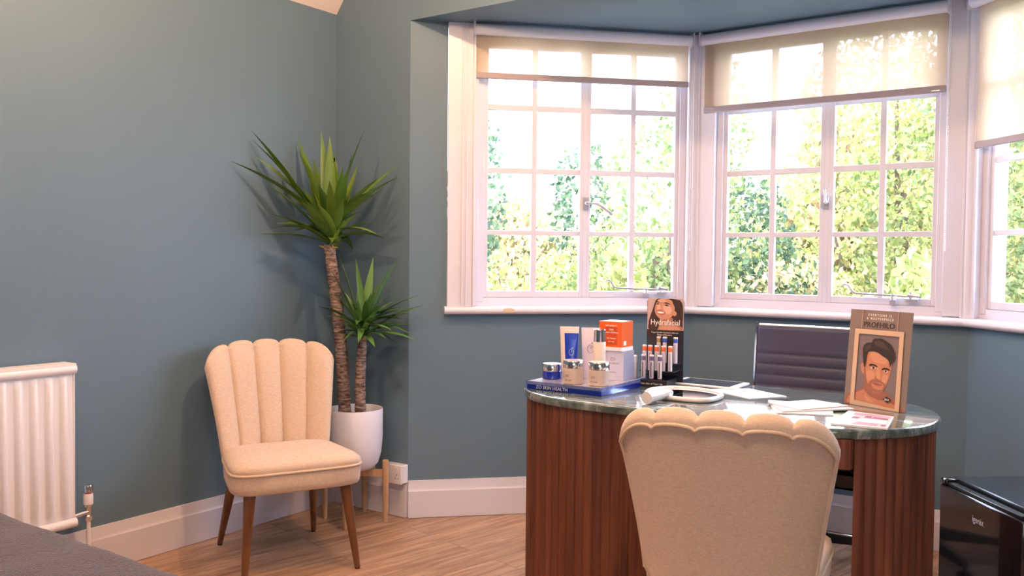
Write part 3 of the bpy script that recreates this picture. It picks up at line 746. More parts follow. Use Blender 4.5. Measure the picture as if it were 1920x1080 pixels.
# ---------------------------------------------------------------- office chair
O = thing('office_chair', (-1.165, 3.74, 0), 0, 'navy ribbed leather swivel chair with steel edges behind the desk', 'chair')
nr = 12; path = []
def backy(z): return .110 + .06 * max(0, (z - .5)) / .47 * .7
lp = []
for i in range(nr * 8 + 1):
    z = .50 + (.955 - .50) * i / (nr * 8); t = (i % 8) / 8
    ph = (z - .47) / .0455
    bulge = abs(math.sin(PI * ph)) ** .3 if z < .865 else 1 if z < .95 else .7
    y = backy(z)
    t_ = .012 + .006 * bulge
    lp.append([(-.202, y - t_ * .6, z), (-.19, y - t_, z), (0, y - t_ - .001, z), (.19, y - t_, z), (.202, y - t_ * .6, z), (.202, y + t_ * .6, z), (.19, y + t_, z), (-.19, y + t_, z), (-.202, y + t_ * .6, z)])
MB().loops(lp).build('back_cushion', M['navy'], O, smooth=50)
MB().tube([(-.200, backy(.955) + .0, .958), (0, backy(.955), .959), (.200, backy(.955), .958)], .0065, 8).build('top_edge', M['steel'], O)
for sx in (-1, 1):
    MB().loops([[(sx * .206, backy(z) - .012, z), (sx * .214, backy(z) - .012, z), (sx * .214, backy(z) + .012, z), (sx * .206, backy(z) + .012, z)] for z in [.45 + .52 * k / 10 for k in range(11)]]).build('side_rail', M['chrome'], O)
    MB().tube([(sx * .215, .165, .62), (sx * .250, .12, .64), (sx * .255, -.05, .65), (sx * .253, -.13, .63), (sx * .24, -.15, .50), (sx * .22, -.12, .45)], .010, 10).build('armrest', M['chrome'], O)
lp = []
for i in range(nr * 6 + 1):
    y = -.26 + .40 * i / (nr * 6); bulge = abs(math.sin(PI * (i / 6))) ** .5; z = .455 + .006 * bulge - .02 * max(0, -(y + .2)) / .06
    lp.append([(-.205, y, z - .01), (-.20, y, z), (0, y, z + .002), (.20, y, z), (.205, y, z - .01), (.2, y, z - .035), (-.2, y, z - .035)])
MB().loops(lp).build('seat', M['navy'], O, smooth=50)
MB().lathe([(.028, .12), (.028, .26), (.018, .262), (.018, .42), (.07, .425), (.07, .432)], seg=24).build('gas_lift', M['black'], O)
for k in range(5):
    a = math.radians(20 + 72 * k); d = Vector((math.cos(a), math.sin(a), 0)); s = Vector((-d.y, d.x, 0)); e = .36
    def sec(r, hw, z0_, z1_): return [tuple(d * r - s * hw + Vector((0, 0, z0_))), tuple(d * r + s * hw + Vector((0, 0, z0_))), tuple(d * r + s * hw * .8 + Vector((0, 0, z1_))), tuple(d * r - s * hw * .8 + Vector((0, 0, z1_)))]
    lg = MB().loops([sec(.015, .026, .075, .135), sec(.12, .023, .072, .118), sec(e, .016, .066, .092)]).build('base_leg', M['black'], O, bevel=.004)
    MB().loops([sec(.03, .008, .128, .136), sec(.12, .007, .116, .1205), sec(e - .005, .005, .090, .0945)]).build('chrome_strip', M['chrome'], lg)
    c = d * e
    T = Matrix.Translation((c.x, c.y, .028)) @ Matrix.Rotation(a, 4, 'Z') @ Matrix.Rotation(PI / 2, 4, 'X')
    MB().lathe([(.010, -.022), (.027, -.020), (.0275, -.006), (.012, -.004), (.012, .004), (.0275, .006), (.027, .020), (.010, .022)], seg=20, T=T).tube([(c.x, c.y, .03), (c.x, c.y, .075)], .008, 8).build('castor', M['black'], lg)

# ---------------------------------------------------------------- fridge
FA = math.radians(-52)
G = thing('mini_fridge', (-.535, 3.386, 0), FA, 'black mini fridge on the floor at the lower right corner', 'fridge')
# local +x along the front face towards the camera, +y into the body
w_, h_, dp = .46, .50, .43
MB().box(.008, w_ - .008, .052, dp, .015, h_ - .022).build('cabinet', M['black'], G, bevel=.004)
MB().box(.0, w_, .048, dp + .004, h_ - .021, h_).build('worktop', mat('blue_black_top', (.018, .022, .03), .22, coat=.4, bump=.1, bscale=400), G, bevel=.004)
dr = MB(); dr.box(.0, w_, .0, .044, .03, h_ - .024); dr.build('door', M['blackgloss'], G, bevel=.006)
dd = G.children[-1]
MB().box(.02, w_ - .02, .008, .036, h_ - .024, h_ - .012).build('handle_recess', M['black'], dd, bevel=.003)
MB().box(.0, .036, .0, .044, h_ - .024, h_ - .001).build('hinge_cover', M['blackgloss'], dd, bevel=.006)
text('igenix', .030, M['silverink'], dd, (.233, -.0006, h_ - .088), (PI / 2, 0, 0), sx=.9)
for x in (.04, w_ - .04):
    for y in (.08, dp - .05): MB().lathe([(.015, 0), (.015, .016)], (x, y), 14).build('foot', M['black'], G)

# ---------------------------------------------------------------- things on the desk
ZD = .7702
M['traybase'] = mat('blue_tray_base', (.006, .03, .33), .15, coat=1)
TR = thing('product_tray', (-1.6525, 2.840, ZD), 0, 'blue and clear acrylic tray of skincare products on the desk', 'tray')
MB().box(-.154, .154, -.150, .150, .0, .017).build('blue_base', M['traybase'], TR, bevel=.001)
MB().box(-.158, .158, -.154, -.1502, .0, .030).box(-.158, .158, .1502, .154, .0, .030).box(-.158, -.1542, -.150, .150, .0, .030).box(.1542, .158, -.150, .150, 0, .030).build('clear_rim', M['acrylic'], TR, smooth=0)
MB().box(-.1535, .1535, -.1495, .1495, .0175, .0285).build('clear_deck', mat('frosted_silver_deck', (.52, .52, .62), .12, .3, var=.5, scale=70, bump=.3, bscale=60), TR)
text('ZO SKIN HEALTH', .017, M['silverink'], TR, (-.045, -.1545, .010), (PI / 2, 0, 0))
ZT2 = ZD + .0288
def jar(x, y, body, label, hb, hl, r=.037, group=None):
    J = thing('cream_jar', (x, y, ZT2), 0, label, 'jar', group)
    MB().lathe([(r * .9, 0), (r, .003), (r, hb - .002), (r * .96, hb)], seg=40).build('body', body, J)
    MB().lathe([(r * .985, hb + .0002), (r * 1.0, hb + .002), (r * 1.0, hb + hl - .003), (r * .95, hb + hl)], seg=40).build('lid', M['chrome'], J)
    MB().lathe([(r * .95, hb + hl), (r * .95, hb + hl + .001)], seg=40).build('lid_top', M['whitepl'], J)
    return J
j = jar(-1.765, 2.795, M['blueglass'], 'small blue glass jar with a silver lid at the left end of the tray', .030, .026, .036)
def arcband(r, z, T, a0, a1, mbb, w=.0006, n=14, dr=.0004):
    pass
def logo_apple(parent, y, z, s, matl):
    """thin drawn ring with a curl and leaf, as on the tubes"""
    pts = []
    for i in range(22):
        a = math.radians(100 + 300 * i / 21); pts.append((s * .75 * math.cos(a), y, z + s * math.sin(a)))
    MB().tube(pts, s * .055, 6).tube([(s * -.1, y, z + s * .95), (s * .25, y, z + s * .5), (s * .2, y, z + s * .1), (-s * .15, y, z + s * .3)], s * .05, 6).tube([(s * .1, y, z + s * 1.15), (s * .5, y, z + s * 1.5)], s * .09, 6).build('logo', matl, parent)
def jar_print(J, r, hb):
    dx = Vector((0, -r - .0006, 0)); rot = math.atan2(.77, -.57) - PI / 2 - .25
    e = bpy.data.objects.new('x', None)
    text('ZO', .011, M['inkgrey'], J, (math.sin(-.1) * r, -r - .0004, hb * .55), (PI / 2, 0, 0), name='print')
    text('skin health', .006, M['inkgrey'], J, (0, -r - .0004, hb * .28), (PI / 2, 0, 0), name='print')
for x, y, lb in ((-1.638, 2.737, 'beige jar with silver lid at the tray front, below the blue tube'), (-1.540, 2.750, 'beige jar with silver lid at the tray front, below the tall pump bottle')):
    J = jar(x, y, M['beigejar'], lb, .056, .027, .037, 'beige jars on the tray'); jar_print(J, .037, .056)
def tube_pack(x, y, h, wd, body, ink, label, name='squeeze_tube', rz=.5, cap=.02):
    T_ = thing(name, (x, y, ZT2), rz, label, 'tube')
    MB().lathe([(wd * .40, 0), (wd * .41, .002), (wd * .41, cap)], seg=28).build('cap', M['whitepl'] if body != M['bluetube'] else M['bluetube'], T_)
    lp = []
    for k in range(13):
        t = k / 12; z = cap + .0005 + (h - cap) * t; rx_ = wd * (.40 + .10 * t); ry_ = wd * .40 * (1 - t) ** .8 + .0015
        lp.append([(rx_ * math.copysign(abs(math.cos(a)) ** (1 - .5 * t), math.cos(a)), ry_ * math.copysign(abs(math.sin(a)) ** (1 - .5 * t), math.sin(a)), z) for a in [2 * PI * i / 32 + .01 for i in range(32)]])
    b_ = MB().loops(lp).build('body', body, T_, smooth=50)
    ys = -(wd * .40 * (.5) ** .8) - .0015
    logo_apple(T_, ys - .0005, cap + (h - cap) * .55, wd * .22, ink)
    MB().box(-wd * .49, wd * .49, -.0022, .0022, h - .008, h).build('crimp', body, T_)
    return T_
tube_pack(-1.738, 2.872, .190, .073, M['beigetube'], M['inkgrey'], 'tall pale beige squeeze tube behind the blue tube')
tube_pack(-1.690, 2.808, .172, .052, M['bluetube'], M['silverink'], 'bright blue squeeze tube with a silver apple logo')
tube_pack(-1.650, 2.880, .190, .072, M['lilactube'], M['inkgrey'], 'pale lilac squeeze tube between the blue tube and the pump bottle')
U = thing('serum_bottle', (-1.580, 2.822, ZT2), 0, 'tall slim beige bottle with a chrome cap', 'bottle')
MB().lathe([(.021, 0), (.0225, .002), (.0225, .145), (.0218, .147)], seg=32).build('body', M['beigetube'], U)
MB().lathe([(.0222, .1472), (.0222, .190), (.020, .192)], seg=32).build('cap', M['chrome'], U)
text('ZO', .014, M['inkgrey'], U, (0, -.0229, .075), (PI / 2, 0, .0), name='print')
# cartons
def carton(name, x0, x1, y0_, y1_, z0_, z1_, body, side, label, cat='box'):
    cx_, cy_ = (x0 + x1) / 2, (y0_ + y1_) / 2
    T_ = thing(name, (cx_, cy_, z0_), 0, label, cat)
    mb = MB(); mb.box(-(x1 - x0) / 2, (x1 - x0) / 2, -(y1_ - y0_) / 2, (y1_ - y0_) / 2, 0, z1_ - z0_)
    for i, f in enumerate(mb.f): mb.m[i] = 1 if i == 1 else 0
    mb.build('carton', [body, side], T_, fix=True, smooth=0, bevel=.0008); return T_, (x1 - x0) / 2, (y1_ - y0_) / 2, z1_ - z0_
T_, hx, hy, hz = carton('skincare_box', -1.612, -1.523, 2.900, 2.983, ZT2, ZT2 + .108, M['lilacbox'], M['lilacside'], 'pale lilac carton standing under the orange box')
text('ZO', .016, M['inkgrey'], T_, (0, -hy - .0003, .078), (PI / 2, 0, 0), name='print'); text('SKIN HEALTH', .008, M['inkgrey'], T_, (0, -hy - .0003, .062), (PI / 2, 0, 0), name='print')
text('recovery', .008, M['inkgrey'], T_, (0, -hy - .0003, .03), (PI / 2, 0, 0), name='print')
ZO_ = ZT2 + .1085
T_, hx, hy, hz = carton('orange_carton', -1.624, -1.530, 2.895, 2.985, ZO_, ZO_ + .108, M['orange'], M['orange'], 'bright orange carton on top of the pale lilac box')
MB().box(-hx - .0006, hx + .0006, -hy - .0006, hy + .0006, .0, .014).build('white_band', M['whiteink'], T_, smooth=0)
MB().box(-hx * .4, hx * .62, -hy - .0005, -hy, .022, .090).build('front_panel', M['orangedark'], T_, smooth=0)
for k, (z, s, tx) in enumerate(((.092, .010, 'VITAMIN C'), (.078, .009, 'Daily'), (.068, .009, 'Power Defense'), (.046, .008, 'ZO Medical'), (.034, .006, 'skin health'))):
    text(tx, s, M['whiteink'], T_, (.005, -hy - .0008, z), (PI / 2, 0, 0), name='print')
MB().box(hx, hx + .0005, -.028, -.008, .020, .036).build('side_label', M['whiteink'], T_, smooth=0)
# capsule tubes in a clear box between tray and stand
for k, (x, y) in enumerate(((-1.590, 3.045), (-1.569, 3.052), (-1.549, 3.045), (-1.585, 3.070), (-1.562, 3.076))):
    V_ = thing('booster_vial', (x + .009, y - .025, ZD), 0, ('slim loose vial nearest the tray, left of the black display stand', 'slim loose vial in front of the others, left of the display stand', 'slim loose vial nearest the black display stand', 'slim loose vial behind the one nearest the tray', 'slim loose vial at the rear, left of the display stand')[k], 'vial', 'loose vials beside the display stand')
    MB().lathe([(.0078, 0), (.008, .002), (.008, .085)], seg=14).build('body', M['vial'], V_)
    MB().lathe([(.0086, .0852), (.0086, .108), (.007, .110)], seg=14).build('cap', M['lilacside'] if k % 2 else M['whitepl'], V_)

# ---- print helper: coloured flat shapes layered on a card
PM = {}
def pm(c, r=.45):
    if c not in PM: PM[c] = mat('print_colour_%d' % (len(PM) + 1), c, r)
    return PM[c]
def printed(parent, name, shapes, conv, y0_, facing=-1, step=.00012):
    mats = []; mb = MB()
    for k, (col, pts, sm) in enumerate(shapes):
        q = [(conv(*p_)) for p_ in pts]
        if sm: q = [(a, b_) for a, b_ in smooth_closed([(a, b_, 0) for a, b_ in q] and [Vector((a, b_)) for a, b_ in q], 5)]
        m_ = pm(col)
        if m_ not in mats: mats.append(m_)
        mb.add([(a, y0_ - step * (k + 1), b_) for a, b_ in q], [tuple(range(len(q)))], mats.index(m_))
    return mb.build(name, mats, parent, smooth=0, fix=False)
SK = (.52, .22, .13); SKL = (.59, .275, .17); SKD = (.33, .13, .085); HR = (.035, .022, .02); BGM = (.24, .18, .175)
# ---------------------------------------------------------------- easel card with a man's portrait
sx0, sy0 = Vector((-.790, 3.092)), Vector((-.578, 2.998))
SW = (sy0 - sx0).length; SH = .315; sang = math.atan2(sy0.y - sx0.y, sy0.x - sx0.x)
E_ = thing('counter_sign', (sx0.x, sx0.y, ZD), sang, 'brown portrait advertising card of a dark haired man at the right of the desk', 'sign')
CT = bpy.data.objects.new('card', None)
tilt = math.radians(5)
def cardmesh():
    mb = MB(); mb.box(0, SW, 0, .003, 0, SH); return mb
card = cardmesh().build('card', mat('brown_card', (.235, .175, .155), .4, coat=.3), E_, smooth=0)
card.rotation_euler = (-tilt, 0, 0); card.location = (0, 0, .0018)
def conv1(px, py):   # 633 wide, 900 tall in the working sketch
    v = (py - 35) / 900.; u = (px - 135 + 75 * v) / 633.; v = (py - 35 - 35 * u) / 895.
    u = (px - 135 + 75 * v) / 633.
    return (u * SW, SH * (1 - v))
SH1 = [((.20, .15, .16), [(235, 268), (640, 290), (595, 925), (180, 900)], 0),
 (SKD, [(62, 932), (75, 860), (130, 830), (230, 795), (290, 750), (350, 790), (440, 800), (500, 800), (560, 850), (640, 900), (680, 960), (690, 1022), (400, 980), (62, 934)], 0),
 (SK, [(90, 925), (110, 862), (200, 820), (275, 790), (330, 850), (430, 880), (520, 880), (600, 920), (650, 985), (400, 955)], 0),
 (SKL, [(280, 840), (330, 870), (380, 905), (300, 895)], 1),
 (SKD, [(278, 730), (300, 700), (460, 790), (480, 820), (420, 850), (340, 840), (280, 800)], 1),
 (SK, [(262, 545), (243, 560), (245, 600), (258, 635), (280, 640), (285, 560)], 1),
 (SK, [(290, 470), (330, 420), (420, 410), (510, 430), (560, 500), (552, 600), (520, 700), (480, 780), (430, 812), (370, 808), (310, 760), (282, 690), (275, 560)], 1),
 (SKL, [(360, 440), (450, 440), (520, 480), (500, 540), (440, 540), (370, 520), (345, 480)], 1),
 (SKL, [(300, 620), (340, 610), (385, 640), (370, 690), (320, 700), (292, 670)], 1),
 (SKL, [(470, 650), (515, 645), (520, 690), (490, 720), (462, 700)], 1),
 (SKD, [(284, 560), (300, 640), (310, 720), (370, 800), (330, 790), (290, 720), (276, 620)], 1),
 (SKD, [(330, 720), (370, 690), (420, 690), (475, 715), (500, 740), (470, 790), (420, 810), (360, 800), (325, 765)], 1),
 (SK, [(362, 720), (420, 715), (475, 735), (468, 775), (420, 785), (366, 765)], 1),
 ((.42, .14, .11), [(358, 722), (400, 715), (430, 722), (468, 735), (440, 752), (400, 748)], 1),
 ((.15, .05, .04), [(360, 724), (410, 730), (466, 738), (410, 736)], 1),
 (SKL, [(412, 570), (432, 570), (455, 660), (440, 690), (415, 680), (405, 640)], 1),
 (SKD, [(395, 660), (410, 680), (450, 694), (462, 682), (440, 700), (398, 686)], 1),
 (HR, [(332, 560), (350, 548), (390, 552), (420, 568), (418, 576), (380, 564), (340, 568)], 1),
 (HR, [(462, 592), (490, 578), (530, 584), (545, 598), (540, 602), (500, 592), (466, 602)], 1),
 ((.75, .62, .56), [(350, 584), (376, 574), (404, 590), (376, 596)], 1),
 ((.75, .62, .56), [(484, 608), (506, 600), (526, 612), (504, 620)], 1),
 (HR, [(368, 576), (386, 576), (390, 590), (376, 596), (366, 588)], 1),
 (HR, [(496, 602), (512, 602), (514, 614), (502, 618), (494, 612)], 1),
 (HR, [(275, 555), (268, 470), (272, 390), (310, 355), (360, 350), (375, 320), (420, 310), (470, 312), (520, 340), (560, 370), (590, 430), (600, 480), (580, 520), (555, 545), (545, 570), (530, 510), (470, 470), (420, 440), (360, 430), (325, 440), (310, 480), (298, 555), (284, 580)], 1),
 ((.075, .05, .042), [(385, 345), (440, 330), (500, 365), (540, 420), (480, 400), (420, 380)], 1),
 ((.07, .045, .04), [(290, 400), (340, 370), (350, 400), (300, 440)], 1)]
printed(card, 'portrait_print', SH1, conv1, 0)
def frame_print(pts_out, pts_in, col, y):
    o_ = [conv1(*q) for q in pts_out]; i_ = [conv1(*q) for q in pts_in]
    MB().add([(a, y, b_) for a, b_ in o_ + i_], [(0, 1, 5, 4), (1, 2, 6, 5), (2, 3, 7, 6), (3, 0, 4, 7)]).build('printed_frame', pm(col), card, smooth=0, fix=False)
frame_print([(188, 222), (688, 245), (635, 1005), (133, 938)], [(230, 268), (642, 290), (594, 945), (178, 896)], (.62, .43, .31), -.0042)
for a, b_ in (((268, 45), (262, 222)), ((635, 65), (628, 240))):
    (xa, za), (xb, zb_) = conv1(*a), conv1(*b_)
    MB().box(xa - .0008, xa + .0008, -.0035, -.0001, min(za, zb_), max(za, zb_)).build('printed_rule', pm((.62, .43, .31)), card, smooth=0)
x_, z_ = conv1(440, 98); text('EVERYONE IS', .0115, M['whiteink'], card, (x_, -.0006, z_), (PI / 2, 0, 0), space=1.35)
x_, z_ = conv1(440, 132); text('A MASTERPIECE', .0115, M['whiteink'], card, (x_, -.0006, z_), (PI / 2, 0, 0), space=1.3)
x_, z_ = conv1(430, 190); text('PROFHILO', .0245, pm((.03, .025, .03)), card, (x_, -.0006, z_), (PI / 2, 0, 0), thick=.0004, space=1.02)
bd = [conv1(*q) for q in ((474, 862), (500, 850), (516, 838), (535, 848), (564, 868), (540, 882), (522, 896), (500, 882))]
MB().add([(a, -.0046, b_) for a, b_ in bd], [tuple(range(8))]).build('badge', pm((.015, .012, .015)), card, smooth=0, fix=False)
x_, z_ = conv1(518, 868); text('IBSA', .0095, M['whiteink'], card, (x_, -.0049, z_), (PI / 2, 0, 0))
MB().prism([(.012, .0), (.11, .0), (.034, .24)], SW * .5 - .001, SW * .5 + .001, axis='x').build('easel_strut', pm((.55, .52, .5)), E_, smooth=0)
MB().box(.0, SW, -.012, .0, 0, .0015).build('clear_foot', M['acrylic'], E_, smooth=0)

# ---------------------------------------------------------------- vial display stand
HA = math.radians(8)
H = thing('vial_display_stand', (-1.522, 3.002, ZD), HA, 'black stepped counter display with a smiling woman on its backboard', 'display stand')
HW = .128; BH = .325
st_ = MB(); st_.box(0, HW - .01, 0, .135, 0, .026)
st_.build('base', M['blackcard'], H, bevel=.001)
for k, (y_, z_) in enumerate(((.003, .030), (.045, .056), (.088, .082))):
    MB().box(-.004, HW + .004, y_, .140, z_ - .003, z_).build('shelf', M['acrylic'] if k == 0 else mat('smoked_acrylic_%d' % k, (.04, .05, .09), .08, coat=1), H, smooth=0)
bpn = [(-.006, 0), (HW + .012, 0), (HW + .012, BH - .012), (HW + .008, BH - .003), (HW, BH), (.006, BH), (-.002, BH - .003), (-.006, BH - .012)]
bb = MB().prism(bpn, .136, .139, axis='y').build('backboard', M['blackcard'], H, smooth=0)
BWd = HW + .018
def conv2(px, py): return (-.006 + (px - 160) / 380. * BWd, BH * (1 - (py - 45) / 985.))
FK = (.60, .30, .21); FKL = (.74, .44, .33); FKD = (.42, .19, .13); BR = (.055, .03, .028)
SH2 = [((.55, .42, .42), [(165, 52), (180, 46), (520, 46), (537, 60), (538, 412), (162, 412)], 0),
 (BR, [(285, 50), (420, 46), (500, 60), (525, 130), (525, 260), (530, 405), (440, 408), (185, 408), (175, 320), (200, 230), (240, 120)], 0),
 (FKD, [(300, 270), (420, 270), (430, 310), (500, 350), (515, 408), (275, 408), (290, 340)], 1),
 (FK, [(290, 330), (360, 350), (470, 360), (510, 408), (280, 410)], 0),
 (FK, [(250, 80), (300, 52), (380, 52), (430, 90), (445, 170), (425, 240), (380, 280), (310, 285), (262, 250), (238, 190), (236, 130)], 1),
 (FK, [(432, 190), (452, 190), (466, 215), (455, 242), (432, 240)], 1),
 (FKL, [(330, 130), (400, 140), (410, 200), (370, 225), (335, 190)], 1),
 (FKL, [(262, 60), (330, 56), (350, 80), (280, 85)], 1),
 (FKL, [(262, 110), (290, 110), (300, 165), (280, 180), (262, 170)], 1),
 (BR, [(252, 90), (270, 80), (292, 92), (270, 92)], 1), (BR, [(330, 96), (370, 92), (402, 112), (366, 104)], 1),
 ((.03, .02, .02), [(256, 110), (272, 104), (286, 112), (270, 116)], 1), ((.03, .02, .02), [(342, 122), (362, 116), (384, 128), (360, 132)], 1),
 (FKD, [(272, 165), (290, 178), (312, 168), (292, 184)], 1),
 ((.5, .12, .11), [(262, 195), (300, 190), (352, 205), (320, 234), (280, 226)], 1),
 ((.92, .9, .88), [(268, 200), (300, 198), (342, 208), (316, 220), (282, 216)], 1),
 (BR, [(440, 60), (520, 90), (530, 300), (500, 360), (450, 290), (470, 220), (450, 150), (425, 90)], 1),
 (BR, [(250, 70), (290, 48), (268, 70), (245, 130), (240, 200), (265, 270), (290, 300), (270, 408), (180, 408), (185, 300), (215, 190)], 1)]
printed(bb, 'portrait_print', SH2, conv2, .136)
x_, z_ = conv2(352, 325); text('Hydrafacial', .030, M['whiteink'], bb, (x_, .1332, z_), (PI / 2, 0, 0), sx=.88)
x_, z_ = conv2(345, 443); text('Target Specific Concerns with our', .0078, M['whiteink'], bb, (x_, .1354, z_), (PI / 2, 0, 0))
x_, z_ = conv2(345, 470); text('Range of Boosters', .0078, M['whiteink'], bb, (x_, .1354, z_), (PI / 2, 0, 0))
text('Best Skin of Your Life', .0095, M['whiteink'], H, (HW * .47, -.0006, .012), (PI / 2, 0, 0))
HM = Matrix.Translation((-1.522, 3.002, ZD)) @ Matrix.Rotation(HA, 4, 'Z')
capm = {'orange': mat('orange_cap', (.75, .14, .03), .3), 'blue': mat('blue_cap', (.02, .09, .5), .3), 'plum': mat('violet_cap', (.16, .12, .25), .35), 'gold': M['goldcap']}
def vial(lx, ly, lz, c, hgt, where, grp):
    p_ = HM @ Vector((lx, ly, lz))
    v_ = thing('booster_vial', p_, HA, where, 'vial', grp)
    MB().lathe([(.0076, 0), (.0082, .002), (.0082, hgt), (.006, hgt + .001)], seg=14).build('body', M['vial'], v_)
    MB().lathe([(.0087, hgt + .0012), (.0087, hgt + .014), (.0074, hgt + .016)], seg=14).build('cap', capm[c], v_)
    MB().lathe([(.0087, hgt + .0162), (.0087, hgt + .0205), (.0066, hgt + .022)], seg=14).build('cap_top', M['whitepl'], v_)
    MB().box(-.0020, .0020, -.0088, -.0079, .004, hgt * .92).build('printed_stripe', M['vialstripe'] if c == 'plum' else M['lilacside'], v_)
for x, wd in ((.020, 'leftmost'), (.052, 'middle'), (.084, 'rightmost')): vial(x, .022, .0302, 'plum', .066, wd + ' of the three violet capped vials in the front row', 'front row vials')
for x, wd in ((.010, 'first'), (.032, 'second'), (.058, 'third'), (.084, 'fourth')): vial(x, .064, .0562, 'orange', .072, wd + ' from the left of the orange capped vials in the middle row', 'middle row vials')
vial(.110, .066, .0562, 'orange', .072, 'orange capped vial at the right end of the middle row', 'middle row vials')
for x, c, lb in ((.050, 'gold', 'gold capped vial in the back row of the display stand'), (.074, 'blue', 'blue capped vial in the back row, beside the gold capped one'), (.116, 'blue', 'blue capped vial standing alone at the right end of the back row')):
    vial(x, .112, .0822, c, .076, lb, 'back row vials')

# ---------------------------------------------------------------- tablet, mirror, papers
def quad_sheet(name, pts, z, th, mats, label, cat, group=None, parts=None, rnd_=0):
    c = sum((Vector(p_) for p_ in pts), Vector((0, 0))) / len(pts)
    T_ = thing(name, (c.x, c.y, z), 0, label, cat, group)
    q = [(p_[0] - c.x, p_[1] - c.y) for p_ in pts]
    MB().prism(q, 0, th).build('sheet' if name != 'tablet' else 'casing', mats, T_, smooth=0, bevel=rnd_)
    return T_, [Vector(a) for a in q]
T_, q = quad_sheet('tablet', [(-1.448, 3.125), (-1.187, 3.124), (-1.190, 3.296), (-1.452, 3.296)], ZD, .0085, M['whitepl'], 'white edged tablet with a dark screen lying at the back of the desk', 'tablet', rnd_=.003)
MB().box(-.108, .108, -.074, .074, .0086, .0092).build('screen', M['tabletglass'], T_)
MB().lathe([(.006, .0086), (.006, .0091)], (.120, 0), 18).build('home_button', M['paper2'], T_)
HMR = thing('hand_mirror', (-1.27, 2.885, ZD), 0, 'white framed hand mirror with a round white handle on the desk front', 'mirror')
ol = [(-1.385, 2.81), (-1.405, 2.90), (-1.365, 2.985), (-1.28, 3.005), (-1.195, 2.975), (-1.148, 2.905), (-1.15, 2.80), (-1.19, 2.765), (-1.27, 2.762), (-1.34, 2.772)]
sm = smooth_closed([Vector((a + 1.27, b_ - 2.885, .009)) for a, b_ in ol], 8)
MB().tube(sm, .0085, 10, closed=True).build('rim', M['whitepl'], HMR, smooth=60)
MB().prism([(a * .97, b_ * .97) for a, b_, _ in sm], .004, .010).build('mirror_glass', M['mirror'], HMR, smooth=0)
MB().prism([(a * .98, b_ * .98) for a, b_, _ in sm], .0, .0038).build('back_plate', M['whitepl'], HMR, smooth=0)
hp = [Vector((-1.283, 2.790, .022)), Vector((-1.285, 2.765, .025)), Vector((-1.291, 2.715, .023)), Vector((-1.300, 2.640, .021))]
MB().tube([p_ - Vector((-1.27, 2.885, 0)) for p_ in hp], [.010, .012, .019, .0205], 20).build('handle', M['whitepl'], HMR, smooth=40)

z = ZD
quad_sheet('leaflet', [(-1.27, 3.085), (-1.072, 2.967), (-.985, 3.10), (-1.16, 3.20)], z, .0012, M['paper'], 'white leaflet lying in front of the tablet', 'leaflet')
quad_sheet('leaflet', [(-1.06, 2.70), (-.965, 2.80), (-.890, 2.72), (-.90, 2.60), (-.98, 2.60)], z, .0012, M['paper'], 'white sheet at the near desk edge behind the chair back', 'leaflet')
quad_sheet('leaflet', [(-.885, 2.66), (-.86, 2.70), (-.75, 2.67), (-.745, 2.60), (-.86, 2.60)], z, .001, M['paper'], 'small white paper between the booklets and the chair back', 'leaflet')
quad_sheet('booklet', [(-1.005, 2.965), (-.905, 2.730), (-.745, 2.800), (-.80, 2.985)], z, .004, M['paper'], 'pale booklet at the bottom of the pile on the desk', 'booklet')
quad_sheet('booklet', [(-.985, 2.90), (-.885, 2.745), (-.715, 2.93), (-.79, 3.02)], z + .0045, .004, M['paper2'], 'white booklet lying across the middle of the pile', 'booklet')
T_, q = quad_sheet('booklet', [(-.965, 2.86), (-.845, 2.79), (-.742, 2.965), (-.87, 3.015)], z + .009, .003, M['paper'], 'white booklet on top of the pile, nearest the portrait card', 'booklet')
T_, q = quad_sheet('brochure', [(-.711, 2.646), (-.561, 2.671), (-.588, 2.880), (-.728, 2.905)], z, .005, M['paper'], 'pink and white brochure at the rounded right end of the desk', 'brochure')
def lerp2(u, v): return (q[0] * (1 - u) * (1 - v) + q[1] * u * (1 - v) + q[2] * u * v + q[3] * (1 - u) * v)
def patch(pts, m_, zz, name):
    a = [lerp2(*p_) for p_ in pts]; MB().prism([tuple(x) for x in a], zz, zz + .0002).build(name, m_, T_, smooth=0)
patch([(.25, .05), (.98, .04), (.97, .97), (.15, .95), (.30, .5)], M['palepink'], .0051, 'printed_photo')
patch([(.35, .08), (.8, .05), (.8, .3), (.6, .22), (.42, .3)], M['pink'], .0054, 'printed_photo')
patch([(.2, .75), (.95, .8), (.95, .9), (.5, .95), (.2, .9)], M['pink'], .0054, 'printed_photo')
patch([(.22, .48), (.36, .5), (.38, .62), (.24, .62)], M['plum'], .0056, 'printed_photo')
patch([(.45, .62), (.6, .6), (.58, .78), (.46, .74)], M['plum'], .0056, 'printed_photo')
patch([(.60, .62), (.93, .60), (.92, .74), (.62, .74)], M['plum'], .0056, 'printed_photo')
patch([(.42, .28), (.92, .26), (.92, .52), (.44, .52)], M['paper'], .0058, 'text_box')
patch([(.86, .08), (.95, .08), (.95, .2), (.86, .2)], M['plum'], .0058, 'printed_mark')

